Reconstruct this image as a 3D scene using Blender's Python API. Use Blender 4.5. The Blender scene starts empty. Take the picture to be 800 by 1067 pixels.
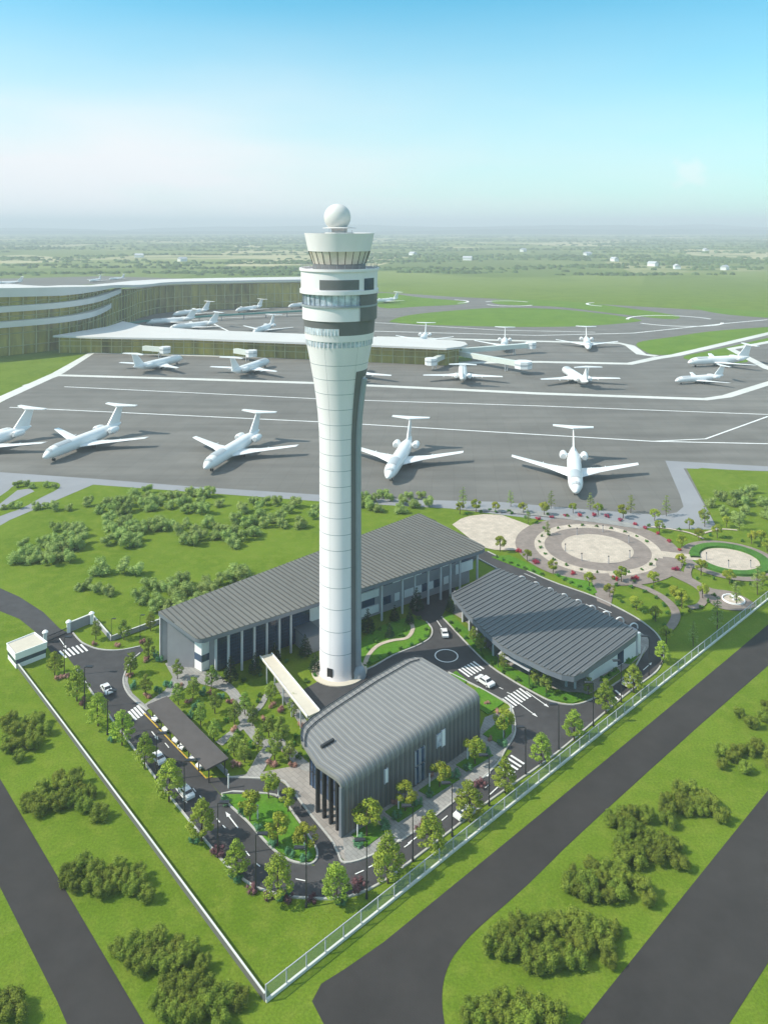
import bpy, math, random
from math import sin, cos, pi, radians, sqrt, atan2
random.seed(7)
S = bpy.context.scene
COL = S.collection

# ------------------------------------------------------------------ camera, sky, sun, exposure
F_PX, HOR, CAM_H = 806.0, 235.0, 90.0
cd = bpy.data.cameras.new('camera'); cam = bpy.data.objects.new('camera', cd); COL.objects.link(cam)
cam.location = (0, 0, CAM_H); cam.rotation_euler = (radians(90), 0, 0)
cd.sensor_fit = 'HORIZONTAL'; cd.sensor_width = 36; cd.lens = F_PX/800*36
cd.shift_y = -(533.5-HOR)/800; cd.clip_start = 0.5; cd.clip_end = 60000
S.camera = cam
SUN_EL, SUN_AZ = 43.0, 191.0      # azimuth of the sun, counter-clockwise from +X
w = bpy.data.worlds.new('World'); S.world = w; w.use_nodes = True
nt = w.node_tree; nt.nodes.clear()
def wn(t): return nt.nodes.new(t)
sky = wn('ShaderNodeTexSky'); sky.sky_type = 'NISHITA'; sky.sun_disc = False
sky.sun_elevation = radians(SUN_EL); sky.sun_rotation = radians(90-SUN_AZ)
sky.air_density = 1.2; sky.dust_density = 0.4; sky.ozone_density = 2.2
tc = wn('ShaderNodeTexCoord'); mp = wn('ShaderNodeMapping'); mp.inputs['Scale'].default_value = (1.2, 1.2, 5)
nt.links.new(tc.outputs['Generated'], mp.inputs['Vector'])
nz = wn('ShaderNodeTexNoise'); nz.inputs['Scale'].default_value = 1.6; nz.inputs['Detail'].default_value = 5
nz.inputs['Roughness'].default_value = 0.5
nt.links.new(mp.outputs[0], nz.inputs['Vector'])
sep = wn('ShaderNodeSeparateXYZ'); nt.links.new(tc.outputs['Generated'], sep.inputs[0])
# veil of thin white cloud low in the sky, thicker on the left
rz = wn('ShaderNodeMapRange'); rz.inputs['From Min'].default_value = 0.03; rz.inputs['From Max'].default_value = 0.30
rz.inputs['To Min'].default_value = 0.95; rz.inputs['To Max'].default_value = 0.0
nt.links.new(sep.outputs['Z'], rz.inputs['Value'])
rx = wn('ShaderNodeMapRange'); rx.inputs['From Min'].default_value = -0.45; rx.inputs['From Max'].default_value = 0.45
rx.inputs['To Min'].default_value = 1.25; rx.inputs['To Max'].default_value = 0.6
nt.links.new(sep.outputs['X'], rx.inputs['Value'])
rn = wn('ShaderNodeMapRange'); rn.inputs['From Min'].default_value = 0.3; rn.inputs['From Max'].default_value = 0.7
rn.inputs['To Min'].default_value = 0.75; rn.inputs['To Max'].default_value = 1.2
nt.links.new(nz.outputs['Fac'], rn.inputs['Value'])
m1 = wn('ShaderNodeMath'); m1.operation = 'MULTIPLY'; nt.links.new(rz.outputs[0], m1.inputs[0]); nt.links.new(rx.outputs[0], m1.inputs[1])
rh = wn('ShaderNodeMapRange'); rh.inputs['From Min'].default_value = 0.33; rh.inputs['From Max'].default_value = 0.7; rh.inputs['To Max'].default_value = 0.5
nt.links.new(sep.outputs['Z'], rh.inputs['Value'])
m3 = wn('ShaderNodeMath'); m3.operation = 'ADD'; m3.use_clamp = True; nt.links.new(rh.outputs[0], m3.inputs[1])
m2 = wn('ShaderNodeMath'); m2.operation = 'MULTIPLY'; m2.use_clamp = True
nt.links.new(m1.outputs[0], m2.inputs[0]); nt.links.new(rn.outputs[0], m2.inputs[1])
tint = wn('ShaderNodeMix'); tint.data_type = 'RGBA'; tint.blend_type = 'MULTIPLY'; tint.inputs[0].default_value = 1
nt.links.new(sky.outputs[0], tint.inputs[6]); tint.inputs[7].default_value = (0.34, 1.24, 1.30, 1)
mixc = wn('ShaderNodeMix'); mixc.data_type = 'RGBA'
nt.links.new(m2.outputs[0], m3.inputs[0]); nt.links.new(m3.outputs[0], mixc.inputs[0]); nt.links.new(tint.outputs[2], mixc.inputs[6]); mixc.inputs[7].default_value = (6.8, 7.05, 7.3, 1)
d0 = (0.364, 0.929, 0.062)
dv = wn('ShaderNodeVectorMath'); dv.operation = 'DISTANCE'; dv.inputs[1].default_value = d0; nt.links.new(tc.outputs['Generated'], dv.inputs[0])
nq = wn('ShaderNodeTexNoise'); nq.inputs['Scale'].default_value = 45; nq.inputs['Detail'].default_value = 4; nt.links.new(tc.outputs['Generated'], nq.inputs['Vector'])
mq = wn('ShaderNodeMath'); mq.operation = 'MULTIPLY_ADD'; mq.inputs[1].default_value = -0.05; nt.links.new(nq.outputs['Fac'], mq.inputs[0]); nt.links.new(dv.outputs['Value'], mq.inputs[2])
rq = wn('ShaderNodeMapRange'); rq.inputs['From Min'].default_value = -0.02; rq.inputs['From Max'].default_value = -0.004; rq.inputs['To Min'].default_value = 0.35; rq.inputs['To Max'].default_value = 0
nt.links.new(mq.outputs[0], rq.inputs['Value'])
cl = wn('ShaderNodeMix'); cl.data_type = 'RGBA'; nt.links.new(rq.outputs[0], cl.inputs[0]); nt.links.new(mixc.outputs[2], cl.inputs[6]); cl.inputs[7].default_value = (7.6, 7.6, 7.7, 1)
bg = wn('ShaderNodeBackground'); bg.inputs['Strength'].default_value = 0.13
nt.links.new(cl.outputs[2], bg.inputs['Color'])
wo = wn('ShaderNodeOutputWorld'); nt.links.new(bg.outputs[0], wo.inputs['Surface'])
sd = bpy.data.lights.new('sun', 'SUN'); sd.energy = 5.0; sd.angle = radians(0.6); sd.color = (1.0, 0.935, 0.81)
sun = bpy.data.objects.new('sun', sd); COL.objects.link(sun)
sun.rotation_euler = (radians(90-SUN_EL), 0, radians(SUN_AZ+90)); sun.location = (-200, 0, 300)
S.view_settings.view_transform = 'Standard'; S.view_settings.look = 'None'
S.view_settings.exposure = 0.12; S.view_settings.gamma = 1; S.view_settings.use_curve_mapping = False

# ------------------------------------------------------------------ helpers
def P(px, py, z=0.0):
    """world point at height z that the survey photo shows at pixel (px,py)"""
    Y = F_PX*(CAM_H-z)/(py-HOR); return ((px-400)*Y/F_PX, Y, z)
def G(px, py): 
    p = P(px, py); return (p[0], p[1])
def GL(L): return [G(*q) for q in L]
def at_x(px, Y): return (px-400)*Y/F_PX

class MB:
    def __init__(s): s.v = []; s.f = []
    def add(s, v, f):
        n = len(s.v); s.v += [tuple(q) for q in v]; s.f += [tuple(n+i for i in q) for q in f]; return s
    def box(s, c, size, rz=0, base=False):
        x, y, z = size[0]/2, size[1]/2, size[2]/2; cz = c[2]+z if base else c[2]; co, si = cos(rz), sin(rz); vs = []
        for dz in (-z, z):
            for dx, dy in ((-x, -y), (x, -y), (x, y), (-x, y)):
                vs.append((c[0]+dx*co-dy*si, c[1]+dx*si+dy*co, cz+dz))
        return s.add(vs, [(3, 2, 1, 0), (4, 5, 6, 7), (0, 1, 5, 4), (1, 2, 6, 5), (2, 3, 7, 6), (3, 0, 4, 7)])
    def prism(s, pts, z0, z1):
        """pts ccw (x,y); z0,z1 numbers or lists"""
        if area(pts) < 0:
            pts = pts[::-1]
            if isinstance(z0, list): z0 = z0[::-1]
            if isinstance(z1, list): z1 = z1[::-1]
        n = len(pts); A = z0 if isinstance(z0, list) else [z0]*n; B = z1 if isinstance(z1, list) else [z1]*n
        vs = [(p[0], p[1], a) for p, a in zip(pts, A)]+[(p[0], p[1], b) for p, b in zip(pts, B)]
        fs = [tuple(range(n-1, -1, -1)), tuple(range(n, 2*n))]+[(i, (i+1) % n, n+(i+1) % n, n+i) for i in range(n)]
        return s.add(vs, fs)
    def flat(s, pts, z):
        if area(pts) < 0: pts = pts[::-1]
        return s.add([(p[0], p[1], z) for p in pts], [tuple(range(len(pts)))])
    def strip(s, pts, wd, z, z1=None, closed=False):
        """ribbon along a polyline; with z1 a solid bar"""
        L = []; R = []; n = len(pts)
        for i in range(n):
            a = pts[(i-1) % n] if (closed or i > 0) else pts[i]; b = pts[(i+1) % n] if (closed or i < n-1) else pts[i]
            dx, dy = b[0]-a[0], b[1]-a[1]; l = sqrt(dx*dx+dy*dy) or 1; nx, ny = -dy/l*wd/2, dx/l*wd/2
            L.append((pts[i][0]+nx, pts[i][1]+ny)); R.append((pts[i][0]-nx, pts[i][1]-ny))
        m = n if closed else n-1
        if z1 is None:
            return s.add([(p[0], p[1], z) for p in L+R], [(n+i, n+(i+1) % n, (i+1) % n, i) for i in range(m)])
        vs = [(p[0], p[1], z) for p in L+R]+[(p[0], p[1], z1) for p in L+R]; fs = []
        for i in range(m):
            j = (i+1) % n
            fs += [(2*n+n+i, 2*n+n+j, 2*n+j, 2*n+i), (i, j, n+j, n+i), (n+i, n+j, 3*n+j, 3*n+i), (j, i, 2*n+i, 2*n+j)]
        if not closed: fs += [(0, n, 3*n, 2*n), (n-1, 3*n-1, 4*n-1, 2*n-1)]
        return s.add(vs, fs)
    def tube(s, p0, p1, r0, r1=None, n=6, caps=True):
        r1 = r0 if r1 is None else r1
        d = [p1[i]-p0[i] for i in range(3)]; l = sqrt(sum(q*q for q in d)) or 1; d = [q/l for q in d]
        a = (0, 0, 1) if abs(d[2]) < .9 else (1, 0, 0)
        u = [d[1]*a[2]-d[2]*a[1], d[2]*a[0]-d[0]*a[2], d[0]*a[1]-d[1]*a[0]]; lu = sqrt(sum(q*q for q in u)); u = [q/lu for q in u]
        v = [d[1]*u[2]-d[2]*u[1], d[2]*u[0]-d[0]*u[2], d[0]*u[1]-d[1]*u[0]]
        vs = []
        for p, r in ((p0, r0), (p1, r1)):
            for k in range(n):
                t = 2*pi*k/n; vs.append([p[i]+r*(cos(t)*u[i]+sin(t)*v[i]) for i in range(3)])
        fs = [(k, (k+1) % n, n+(k+1) % n, n+k) for k in range(n)]
        if caps: fs += [tuple(range(n-1, -1, -1)), tuple(range(n, 2*n))]
        return s.add(vs, fs)
    def lathe(s, prof, n=32, c=(0, 0, 0), a0=0, a1=2*pi, thick=None):
        full = abs(a1-a0-2*pi) < 1e-6; m = n if full else n+1; vs = []
        for r, z in prof:
            for k in range(m):
                t = a0+(a1-a0)*k/n; vs.append((c[0]+r*cos(t), c[1]+r*sin(t), c[2]+z))
        fs = []
        for i in range(len(prof)-1):
            for k in range(n):
                k2 = (k+1) % m if full else k+1; fs.append((i*m+k, i*m+k2, (i+1)*m+k2, (i+1)*m+k))
        return s.add(vs, fs)
    def sphere(s, c, r, n=12, sq=(1, 1, 1)):
        prof = [(max(1e-4, cos(-pi/2+pi*i/n)), sin(-pi/2+pi*i/n)) for i in range(n+1)]; vs = []; m = 2*n
        for a, z in prof:
            for k in range(m): vs.append((c[0]+r*sq[0]*a*cos(2*pi*k/m), c[1]+r*sq[1]*a*sin(2*pi*k/m), c[2]+r*sq[2]*z))
        return s.add(vs, [(i*m+k, i*m+(k+1) % m, (i+1)*m+(k+1) % m, (i+1)*m+k) for i in range(n) for k in range(m)])
    def build(s, name, mat, parent=None, smooth=False, **kw):
        me = bpy.data.meshes.new(name); me.from_pydata(s.v, [], s.f); me.update()
        if mat: me.materials.append(mat)
        if smooth:
            for p in me.polygons: p.use_smooth = True
            try: me.set_sharp_from_angle(angle=radians(35))
            except Exception: pass
        o = bpy.data.objects.new(name, me); COL.objects.link(o); o.parent = parent
        tag(o, **kw); return o
def area(p): return sum(p[i][0]*p[(i+1) % len(p)][1]-p[(i+1) % len(p)][0]*p[i][1] for i in range(len(p)))/2
def tag(o, label=None, cat=None, group=None, kind=None):
    if label: o['label'] = label
    if cat: o['category'] = cat
    if group: o['group'] = group
    if kind: o['kind'] = kind
    return o
def empty(name, loc, rz=0, **kw):
    o = bpy.data.objects.new(name, None); COL.objects.link(o); o.location = loc; o.rotation_euler = (0, 0, rz)
    o.empty_display_size = .2; return tag(o, **kw)
KIDS = {}
def kids(o):
    return [c for c in list(COL.objects) if c.parent == o]
def protokids(o):
    if o.name not in KIDS:
        KIDS[o.name] = [(c, kids(c)) for c in kids(o)]
    return KIDS[o.name]
def dup(root, loc, rz=0, sc=1, **kw):
    r = root.copy(); COL.objects.link(r); r.location = loc; r.rotation_euler = (0, 0, rz); r.scale = (sc,)*3 if not isinstance(sc, tuple) else sc
    for ch, gs in protokids(root):
        c = ch.copy(); COL.objects.link(c); c.parent = r
        for g in gs:
            d = g.copy(); COL.objects.link(d); d.parent = c
    return tag(r, **kw)
USED = set()
def inst(root, loc, rz=0, sc=1, **kw):
    """first call moves the prototype itself, later ones copy it"""
    if root.name in USED: return dup(root, loc, rz, sc, **kw)
    protokids(root); USED.add(root.name)
    root.location = loc; root.rotation_euler = (0, 0, rz); root.scale = (sc,)*3 if not isinstance(sc, tuple) else sc
    return tag(root, **kw)
ONES = 'first second third fourth fifth sixth seventh eighth ninth tenth eleventh twelfth thirteenth fourteenth fifteenth sixteenth seventeenth eighteenth nineteenth'.split()
TENS = {2: ('twentieth', 'twenty'), 3: ('thirtieth', 'thirty'), 4: ('fortieth', 'forty'), 5: ('fiftieth', 'fifty'), 6: ('sixtieth', 'sixty'), 7: ('seventieth', 'seventy')}
def nth(i):
    i += 1
    if i < 20: return ONES[i-1]
    t, o = divmod(i, 10); return TENS[t][0] if o == 0 else TENS[t][1]+'-'+ONES[o-1]
def smooth_line(pts, k=6, closed=False):
    n = len(pts); out = []
    for i in range(n if closed else n-1):
        if closed: p0, p1, p2, p3 = pts[i-1], pts[i], pts[(i+1) % n], pts[(i+2) % n]
        else: p0, p1, p2, p3 = pts[max(i-1, 0)], pts[i], pts[i+1], pts[min(i+2, n-1)]
        for j in range(k):
            t = j/k
            out.append(tuple(.5*((2*p1[d])+(-p0[d]+p2[d])*t+(2*p0[d]-5*p1[d]+4*p2[d]-p3[d])*t*t+(-p0[d]+3*p1[d]-3*p2[d]+p3[d])*t**3) for d in (0, 1)))
    if not closed: out.append(tuple(pts[-1]))
    return out
def circle(c, r, n=48, a0=0, a1=2*pi):
    full = abs(a1-a0-2*pi) < 1e-6
    return [(c[0]+r*cos(a0+(a1-a0)*k/n), c[1]+r*sin(a0+(a1-a0)*k/n)) for k in range(n if full else n+1)]
def along(pts, step, off=0, start=0.0):
    out = []; d = start
    acc = 0
    for i in range(len(pts)-1):
        a, b = pts[i], pts[i+1]; l = sqrt((b[0]-a[0])**2+(b[1]-a[1])**2)
        while d <= acc+l and l > 0:
            t = (d-acc)/l; ux, uy = (b[0]-a[0])/l, (b[1]-a[1])/l
            out.append((a[0]+(b[0]-a[0])*t-uy*off, a[1]+(b[1]-a[1])*t+ux*off, atan2(uy, ux))); d += step
        acc += l
    return out

# ------------------------------------------------------------------ materials
def mat(name, col, rough=.7, spec=.3, metal=0, var=0.0, vscale=.5, var2=None, bump=0, bscale=2, alpha=1, trans=0, objvar=0, detail=4, stretch=None):
    """principled surface whose base colour drifts with two octaves of world-space noise"""
    m = bpy.data.materials.new(name); m.use_nodes = True; t = m.node_tree; b = t.nodes['Principled BSDF']
    b.inputs['Roughness'].default_value = rough; b.inputs['Specular IOR Level'].default_value = spec; b.inputs['Metallic'].default_value = metal
    b.inputs['Base Color'].default_value = (*col, 1); b.inputs['Alpha'].default_value = alpha
    if trans: b.inputs['Transmission Weight'].default_value = trans
    geo = t.nodes.new('ShaderNodeNewGeometry'); src = geo.outputs['Position']
    if stretch:
        mp = t.nodes.new('ShaderNodeMapping'); mp.inputs['Scale'].default_value = stretch; t.links.new(src, mp.inputs['Vector']); src = mp.outputs[0]
    last = None
    if var:
        n = t.nodes.new('ShaderNodeTexNoise'); n.inputs['Scale'].default_value = vscale; n.inputs['Detail'].default_value = detail; n.inputs['Roughness'].default_value = .6
        t.links.new(src, n.inputs['Vector'])
        n2 = t.nodes.new('ShaderNodeTexNoise'); n2.inputs['Scale'].default_value = vscale*.13; n2.inputs['Detail'].default_value = 3
        t.links.new(src, n2.inputs['Vector'])
        ad = t.nodes.new('ShaderNodeMath'); ad.operation = 'ADD'; t.links.new(n.outputs['Fac'], ad.inputs[0]); t.links.new(n2.outputs['Fac'], ad.inputs[1])
        mr = t.nodes.new('ShaderNodeMapRange'); mr.inputs['From Min'].default_value = .72; mr.inputs['From Max'].default_value = 1.28
        t.links.new(ad.outputs[0], mr.inputs['Value'])
        mx = t.nodes.new('ShaderNodeMix'); mx.data_type = 'RGBA'
        c2 = var2 or tuple(min(1, c*(1+var)) for c in col); c1 = tuple(c*(1-var) for c in col)
        mx.inputs[6].default_value = (*c1, 1); mx.inputs[7].default_value = (*c2, 1)
        t.links.new(mr.outputs[0], mx.inputs[0]); last = mx.outputs[2]
    if objvar:
        oi = t.nodes.new('ShaderNodeObjectInfo'); hs = t.nodes.new('ShaderNodeHueSaturation')
        r1 = t.nodes.new('ShaderNodeMapRange'); r1.inputs['To Min'].default_value = 1-objvar; r1.inputs['To Max'].default_value = 1+objvar
        r2 = t.nodes.new('ShaderNodeMapRange'); r2.inputs['To Min'].default_value = .5-objvar*.07; r2.inputs['To Max'].default_value = .5+objvar*.06
        t.links.new(oi.outputs['Random'], r1.inputs['Value']); t.links.new(oi.outputs['Random'], r2.inputs['Value'])
        t.links.new(r1.outputs[0], hs.inputs['Value']); t.links.new(r2.outputs[0], hs.inputs['Hue'])
        if last: t.links.new(last, hs.inputs['Color'])
        else: hs.inputs['Color'].default_value = (*col, 1)
        last = hs.outputs[0]
    if last: t.links.new(last, b.inputs['Base Color'])
    if bump:
        nb = t.nodes.new('ShaderNodeTexNoise'); nb.inputs['Scale'].default_value = bscale; nb.inputs['Detail'].default_value = 5
        t.links.new(src, nb.inputs['Vector'])
        bp = t.nodes.new('ShaderNodeBump'); bp.inputs['Strength'].default_value = bump; bp.inputs['Distance'].default_value = .15
        t.links.new(nb.outputs['Fac'], bp.inputs['Height']); t.links.new(bp.outputs[0], b.inputs['Normal'])
    return m
def grass_mat(name, a, b_, c, far=None):
    m = bpy.data.materials.new(name); m.use_nodes = True; t = m.node_tree; b = t.nodes['Principled BSDF']
    b.inputs['Roughness'].default_value = .95; b.inputs['Specular IOR Level'].default_value = .08
    geo = t.nodes.new('ShaderNodeNewGeometry'); L = t.links.new
    def nz(s, d, ro=.6):
        n = t.nodes.new('ShaderNodeTexNoise'); n.inputs['Scale'].default_value = s; n.inputs['Detail'].default_value = d; n.inputs['Roughness'].default_value = ro
        L(geo.outputs['Position'], n.inputs['Vector']); return n.outputs['Fac']
    def rng(v, lo, hi, a=0, bb=1):
        r = t.nodes.new('ShaderNodeMapRange'); r.inputs['From Min'].default_value = lo; r.inputs['From Max'].default_value = hi
        r.inputs['To Min'].default_value = a; r.inputs['To Max'].default_value = bb; L(v, r.inputs['Value']); return r.outputs[0]
    def mix(f, x, y, mode='MIX'):
        q = t.nodes.new('ShaderNodeMix'); q.data_type = 'RGBA'; q.blend_type = mode
        if isinstance(f, float): q.inputs[0].default_value = f
        else: L(f, q.inputs[0])
        for i, v in ((6, x), (7, y)):
            if isinstance(v, tuple): q.inputs[i].default_value = (*v, 1)
            else: L(v, q.inputs[i])
        return q.outputs[2]
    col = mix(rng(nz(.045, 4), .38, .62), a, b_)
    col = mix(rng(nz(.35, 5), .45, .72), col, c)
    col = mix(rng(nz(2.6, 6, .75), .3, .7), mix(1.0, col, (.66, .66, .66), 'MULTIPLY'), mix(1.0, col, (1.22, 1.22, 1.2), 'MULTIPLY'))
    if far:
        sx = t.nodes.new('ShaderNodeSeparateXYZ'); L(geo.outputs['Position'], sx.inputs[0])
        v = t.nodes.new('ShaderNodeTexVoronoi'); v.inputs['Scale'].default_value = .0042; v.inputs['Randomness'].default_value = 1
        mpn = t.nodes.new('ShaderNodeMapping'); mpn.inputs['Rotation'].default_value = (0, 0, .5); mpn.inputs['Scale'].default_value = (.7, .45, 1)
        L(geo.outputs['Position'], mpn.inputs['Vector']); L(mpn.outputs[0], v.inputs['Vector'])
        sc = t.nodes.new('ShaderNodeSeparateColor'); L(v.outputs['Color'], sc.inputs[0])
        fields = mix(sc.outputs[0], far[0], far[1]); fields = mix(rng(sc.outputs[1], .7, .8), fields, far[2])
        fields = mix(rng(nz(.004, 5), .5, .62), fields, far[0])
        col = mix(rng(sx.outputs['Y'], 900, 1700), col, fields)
    L(col, b.inputs['Base Color'])
    bp = t.nodes.new('ShaderNodeBump'); bp.inputs['Strength'].default_value = .5; bp.inputs['Distance'].default_value = .12
    L(nz(3.5, 5), bp.inputs['Height']); L(bp.outputs[0], b.inputs['Normal'])
    return m
def paving_mat(name, c1, c2, sx=1.2, sy=.6, rot=.83, joint=(.2, .19, .18), msz=.03):
    m = bpy.data.materials.new(name); m.use_nodes = True; t = m.node_tree; b = t.nodes['Principled BSDF']; L = t.links.new
    b.inputs['Roughness'].default_value = .85; b.inputs['Specular IOR Level'].default_value = .2
    geo = t.nodes.new('ShaderNodeNewGeometry'); mp = t.nodes.new('ShaderNodeMapping'); mp.inputs['Rotation'].default_value = (0, 0, rot)
    L(geo.outputs['Position'], mp.inputs['Vector'])
    br = t.nodes.new('ShaderNodeTexBrick'); br.inputs['Scale'].default_value = 1; br.inputs['Brick Width'].default_value = sx; br.inputs['Row Height'].default_value = sy
    br.inputs['Mortar Size'].default_value = msz; br.inputs['Color1'].default_value = (*c1, 1); br.inputs['Color2'].default_value = (*c2, 1); br.inputs['Mortar'].default_value = (*joint, 1)
    L(mp.outputs[0], br.inputs['Vector'])
    n = t.nodes.new('ShaderNodeTexNoise'); n.inputs['Scale'].default_value = .4; n.inputs['Detail'].default_value = 6; L(geo.outputs['Position'], n.inputs['Vector'])
    mr = t.nodes.new('ShaderNodeMapRange'); mr.inputs['To Min'].default_value = .7; mr.inputs['To Max'].default_value = 1.3; L(n.outputs['Fac'], mr.inputs['Value'])
    mx = t.nodes.new('ShaderNodeMix'); mx.data_type = 'RGBA'; mx.blend_type = 'MULTIPLY'; mx.inputs[0].default_value = 1
    L(br.outputs['Color'], mx.inputs[6]); L(mr.outputs[0], mx.inputs[7]); L(mx.outputs[2], b.inputs['Base Color']); return m

M = {}
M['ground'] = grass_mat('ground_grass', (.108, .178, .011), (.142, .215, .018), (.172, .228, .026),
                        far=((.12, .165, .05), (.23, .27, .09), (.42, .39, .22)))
M['lawn'] = grass_mat('lawn_grass', (.095, .195, .011), (.125, .23, .017), (.155, .228, .022))
M['bed'] = grass_mat('bed_grass', (.070, .19, .015), (.10, .24, .02), (.12, .23, .025))
M['apron'] = mat('apron_asphalt', (.180, .172, .156), .9, .2, var=.13, vscale=.06, bump=.1, detail=8)
def slab_joints(m, wd, ht, rot, k):
    t = m.node_tree; b = t.nodes['Principled BSDF']; src = b.inputs['Base Color'].links[0].from_socket; L = t.links.new
    geo = t.nodes.new('ShaderNodeNewGeometry'); mp = t.nodes.new('ShaderNodeMapping'); mp.inputs['Rotation'].default_value = (0, 0, rot); L(geo.outputs['Position'], mp.inputs['Vector'])
    br = t.nodes.new('ShaderNodeTexBrick'); br.offset = 0; br.inputs['Scale'].default_value = 1; br.inputs['Brick Width'].default_value = wd; br.inputs['Row Height'].default_value = ht; br.inputs['Mortar Size'].default_value = .09; br.inputs['Mortar Smooth'].default_value = .6
    br.inputs['Color1'].default_value = (1, 1, 1, 1); br.inputs['Color2'].default_value = (.93, .93, .93, 1); br.inputs['Mortar'].default_value = (k, k, k, 1); L(mp.outputs[0], br.inputs['Vector'])
    w = t.nodes.new('ShaderNodeTexNoise'); w.inputs['Scale'].default_value = 1; w.inputs['Detail'].default_value = 6; mp2 = t.nodes.new('ShaderNodeMapping'); mp2.inputs['Rotation'].default_value = (0, 0, rot); mp2.inputs['Scale'].default_value = (.012, .14, .1)
    L(geo.outputs['Position'], mp2.inputs['Vector']); L(mp2.outputs[0], w.inputs['Vector']); mr = t.nodes.new('ShaderNodeMapRange'); mr.inputs['From Min'].default_value = .35; mr.inputs['From Max'].default_value = .65; mr.inputs['To Min'].default_value = .84; mr.inputs['To Max'].default_value = 1.06; L(w.outputs['Fac'], mr.inputs['Value'])
    m1 = t.nodes.new('ShaderNodeMix'); m1.data_type = 'RGBA'; m1.blend_type = 'MULTIPLY'; m1.inputs[0].default_value = 1; L(src, m1.inputs[6]); L(br.outputs['Color'], m1.inputs[7])
    m2 = t.nodes.new('ShaderNodeMix'); m2.data_type = 'RGBA'; m2.blend_type = 'MULTIPLY'; m2.inputs[0].default_value = 1; L(m1.outputs[2], m2.inputs[6]); L(mr.outputs[0], m2.inputs[7]); L(m2.outputs[2], b.inputs['Base Color'])
slab_joints(M['apron'], 7.5, 7.5, .09, .78)
M['shoulder'] = mat('shoulder_asphalt', (.27, .275, .29), .9, .2, var=.08, vscale=.1)
M['concrete'] = mat('pale_concrete', (.62, .62, .58), .85, .2, var=.1, vscale=.2)
M['paint'] = mat('white_paint', (.78, .78, .76), .7, .2, var=.12, vscale=1.5)
M['yellow'] = mat('yellow_paint', (.62, .42, .06), .7, .2, var=.1, vscale=1)
M['road'] = mat('road_asphalt', (.062, .060, .062), .88, .25, var=.22, vscale=.5, bump=.15, bscale=8, detail=8)
M['outer_road'] = mat('outer_road_asphalt', (.043, .039, .037), .9, .2, var=.2, vscale=.22, bump=.15, bscale=6, detail=9)
M['kerb'] = mat('kerb_concrete', (.45, .44, .41), .85, .2, var=.12, vscale=1.5)
M['pave_grey'] = paving_mat('grey_paving', (.34, .33, .31), (.28, .275, .265))
M['pave_pink'] = paving_mat('plaza_paving', (.36, .325, .295), (.30, .27, .245), 1.6, .8)
M['pave_brown'] = paving_mat('brown_paving', (.29, .235, .20), (.24, .19, .165), .8, .4, .3)
M['pave_beige'] = paving_mat('beige_paving', (.56, .47, .385), (.49, .415, .335), 1.2, 1.2, .2, (.36, .33, .28))
M['white'] = mat('white_render', (.86, .85, .84), .6, .3, var=.04, vscale=.6)
M['wall_grey'] = mat('grey_render', (.33, .32, .345), .75, .3, var=.08, vscale=.5)
M['mid_grey'] = mat('mid_grey_panel', (.48, .48, .52), .6, .4, var=.06, vscale=.6)
M['column'] = mat('pale_column', (.52, .53, .56), .6, .3, var=.05, vscale=1)
M['roof'] = mat('roof_metal', (.165, .157, .137), .5, .45, var=.1, vscale=.35, detail=6)
M['roof2'] = mat('roof_metal_cool', (.128, .132, .135), .45, .5, var=.1, vscale=.35, detail=6)
M['roof_hall'] = mat('hall_metal', (.225, .217, .20), .45, .5, var=.09, vscale=.35, detail=6)
M['seam'] = mat('roof_seam', (.075, .075, .072), .55, .4)
M['hall_rib'] = mat('hall_rib', (.17, .18, .21), .45, .5)  # bluish cast of the shaded front wall put into the rib colour
M['seam_pale'] = mat('roof_rib_pale', (.34, .34, .345), .5, .4)
M['fascia'] = mat('fascia_metal', (.15, .17, .20), .4, .5, var=.05)
M['dark'] = mat('dark_metal', (.025, .026, .03), .4, .5, var=.1)
M['shelter'] = mat('shelter_roof', (.095, .083, .078), .75, .3, var=.12, vscale=.8)
M['glass_dark'] = mat('dark_glass', (.04, .06, .10), .12, .6, var=.35, vscale=.6)
M['glass_blue'] = mat('blue_glass', (.04, .075, .14), .06, .8, var=.4, vscale=.9)
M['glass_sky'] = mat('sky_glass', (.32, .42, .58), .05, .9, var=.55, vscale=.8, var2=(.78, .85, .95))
M['glass_cab'] = mat('cab_glass', (.72, .66, .54), .2, .4, var=.12, vscale=.9, alpha=.7)
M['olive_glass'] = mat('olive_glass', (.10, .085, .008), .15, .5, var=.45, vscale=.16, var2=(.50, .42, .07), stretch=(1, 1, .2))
M['olive_trim'] = mat('olive_trim', (.46, .44, .20), .6, .3, var=.1)
M['teal'] = mat('teal_canopy', (.03, .22, .19), .3, .5)
M['tower'] = mat('tower_cladding', (.79, .745, .76), .45, .35, var=.05, vscale=.35, stretch=(1, 1, .25))
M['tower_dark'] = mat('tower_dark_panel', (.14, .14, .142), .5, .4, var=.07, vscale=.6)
M['tower_mid'] = mat('tower_mid_panel', (.30, .33, .36), .4, .5, var=.06, vscale=.6)
M['radome'] = mat('radome_skin', (.66, .64, .61), .5, .3, var=.03, vscale=1)
M['terminal'] = mat('terminal_roof', (.62, .60, .57), .6, .3, var=.06, vscale=.05)
M['beige'] = mat('bridge_deck', (.60, .54, .44), .7, .3, var=.06, vscale=1)
M['plane'] = mat('aircraft_white', (.82, .82, .81), .3, .4, var=.02, vscale=.4)
M['plane_grey'] = mat('aircraft_grey', (.50, .52, .53), .3, .5, var=.05)
M['plane_pale'] = mat('aircraft_pale', (.62, .66, .60), .4, .4, var=.05)
M['tyre'] = mat('tyre_rubber', (.02, .02, .02), .8, .2)
M['car'] = mat('car_paint_white', (.80, .80, .80), .18, .6)
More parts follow.
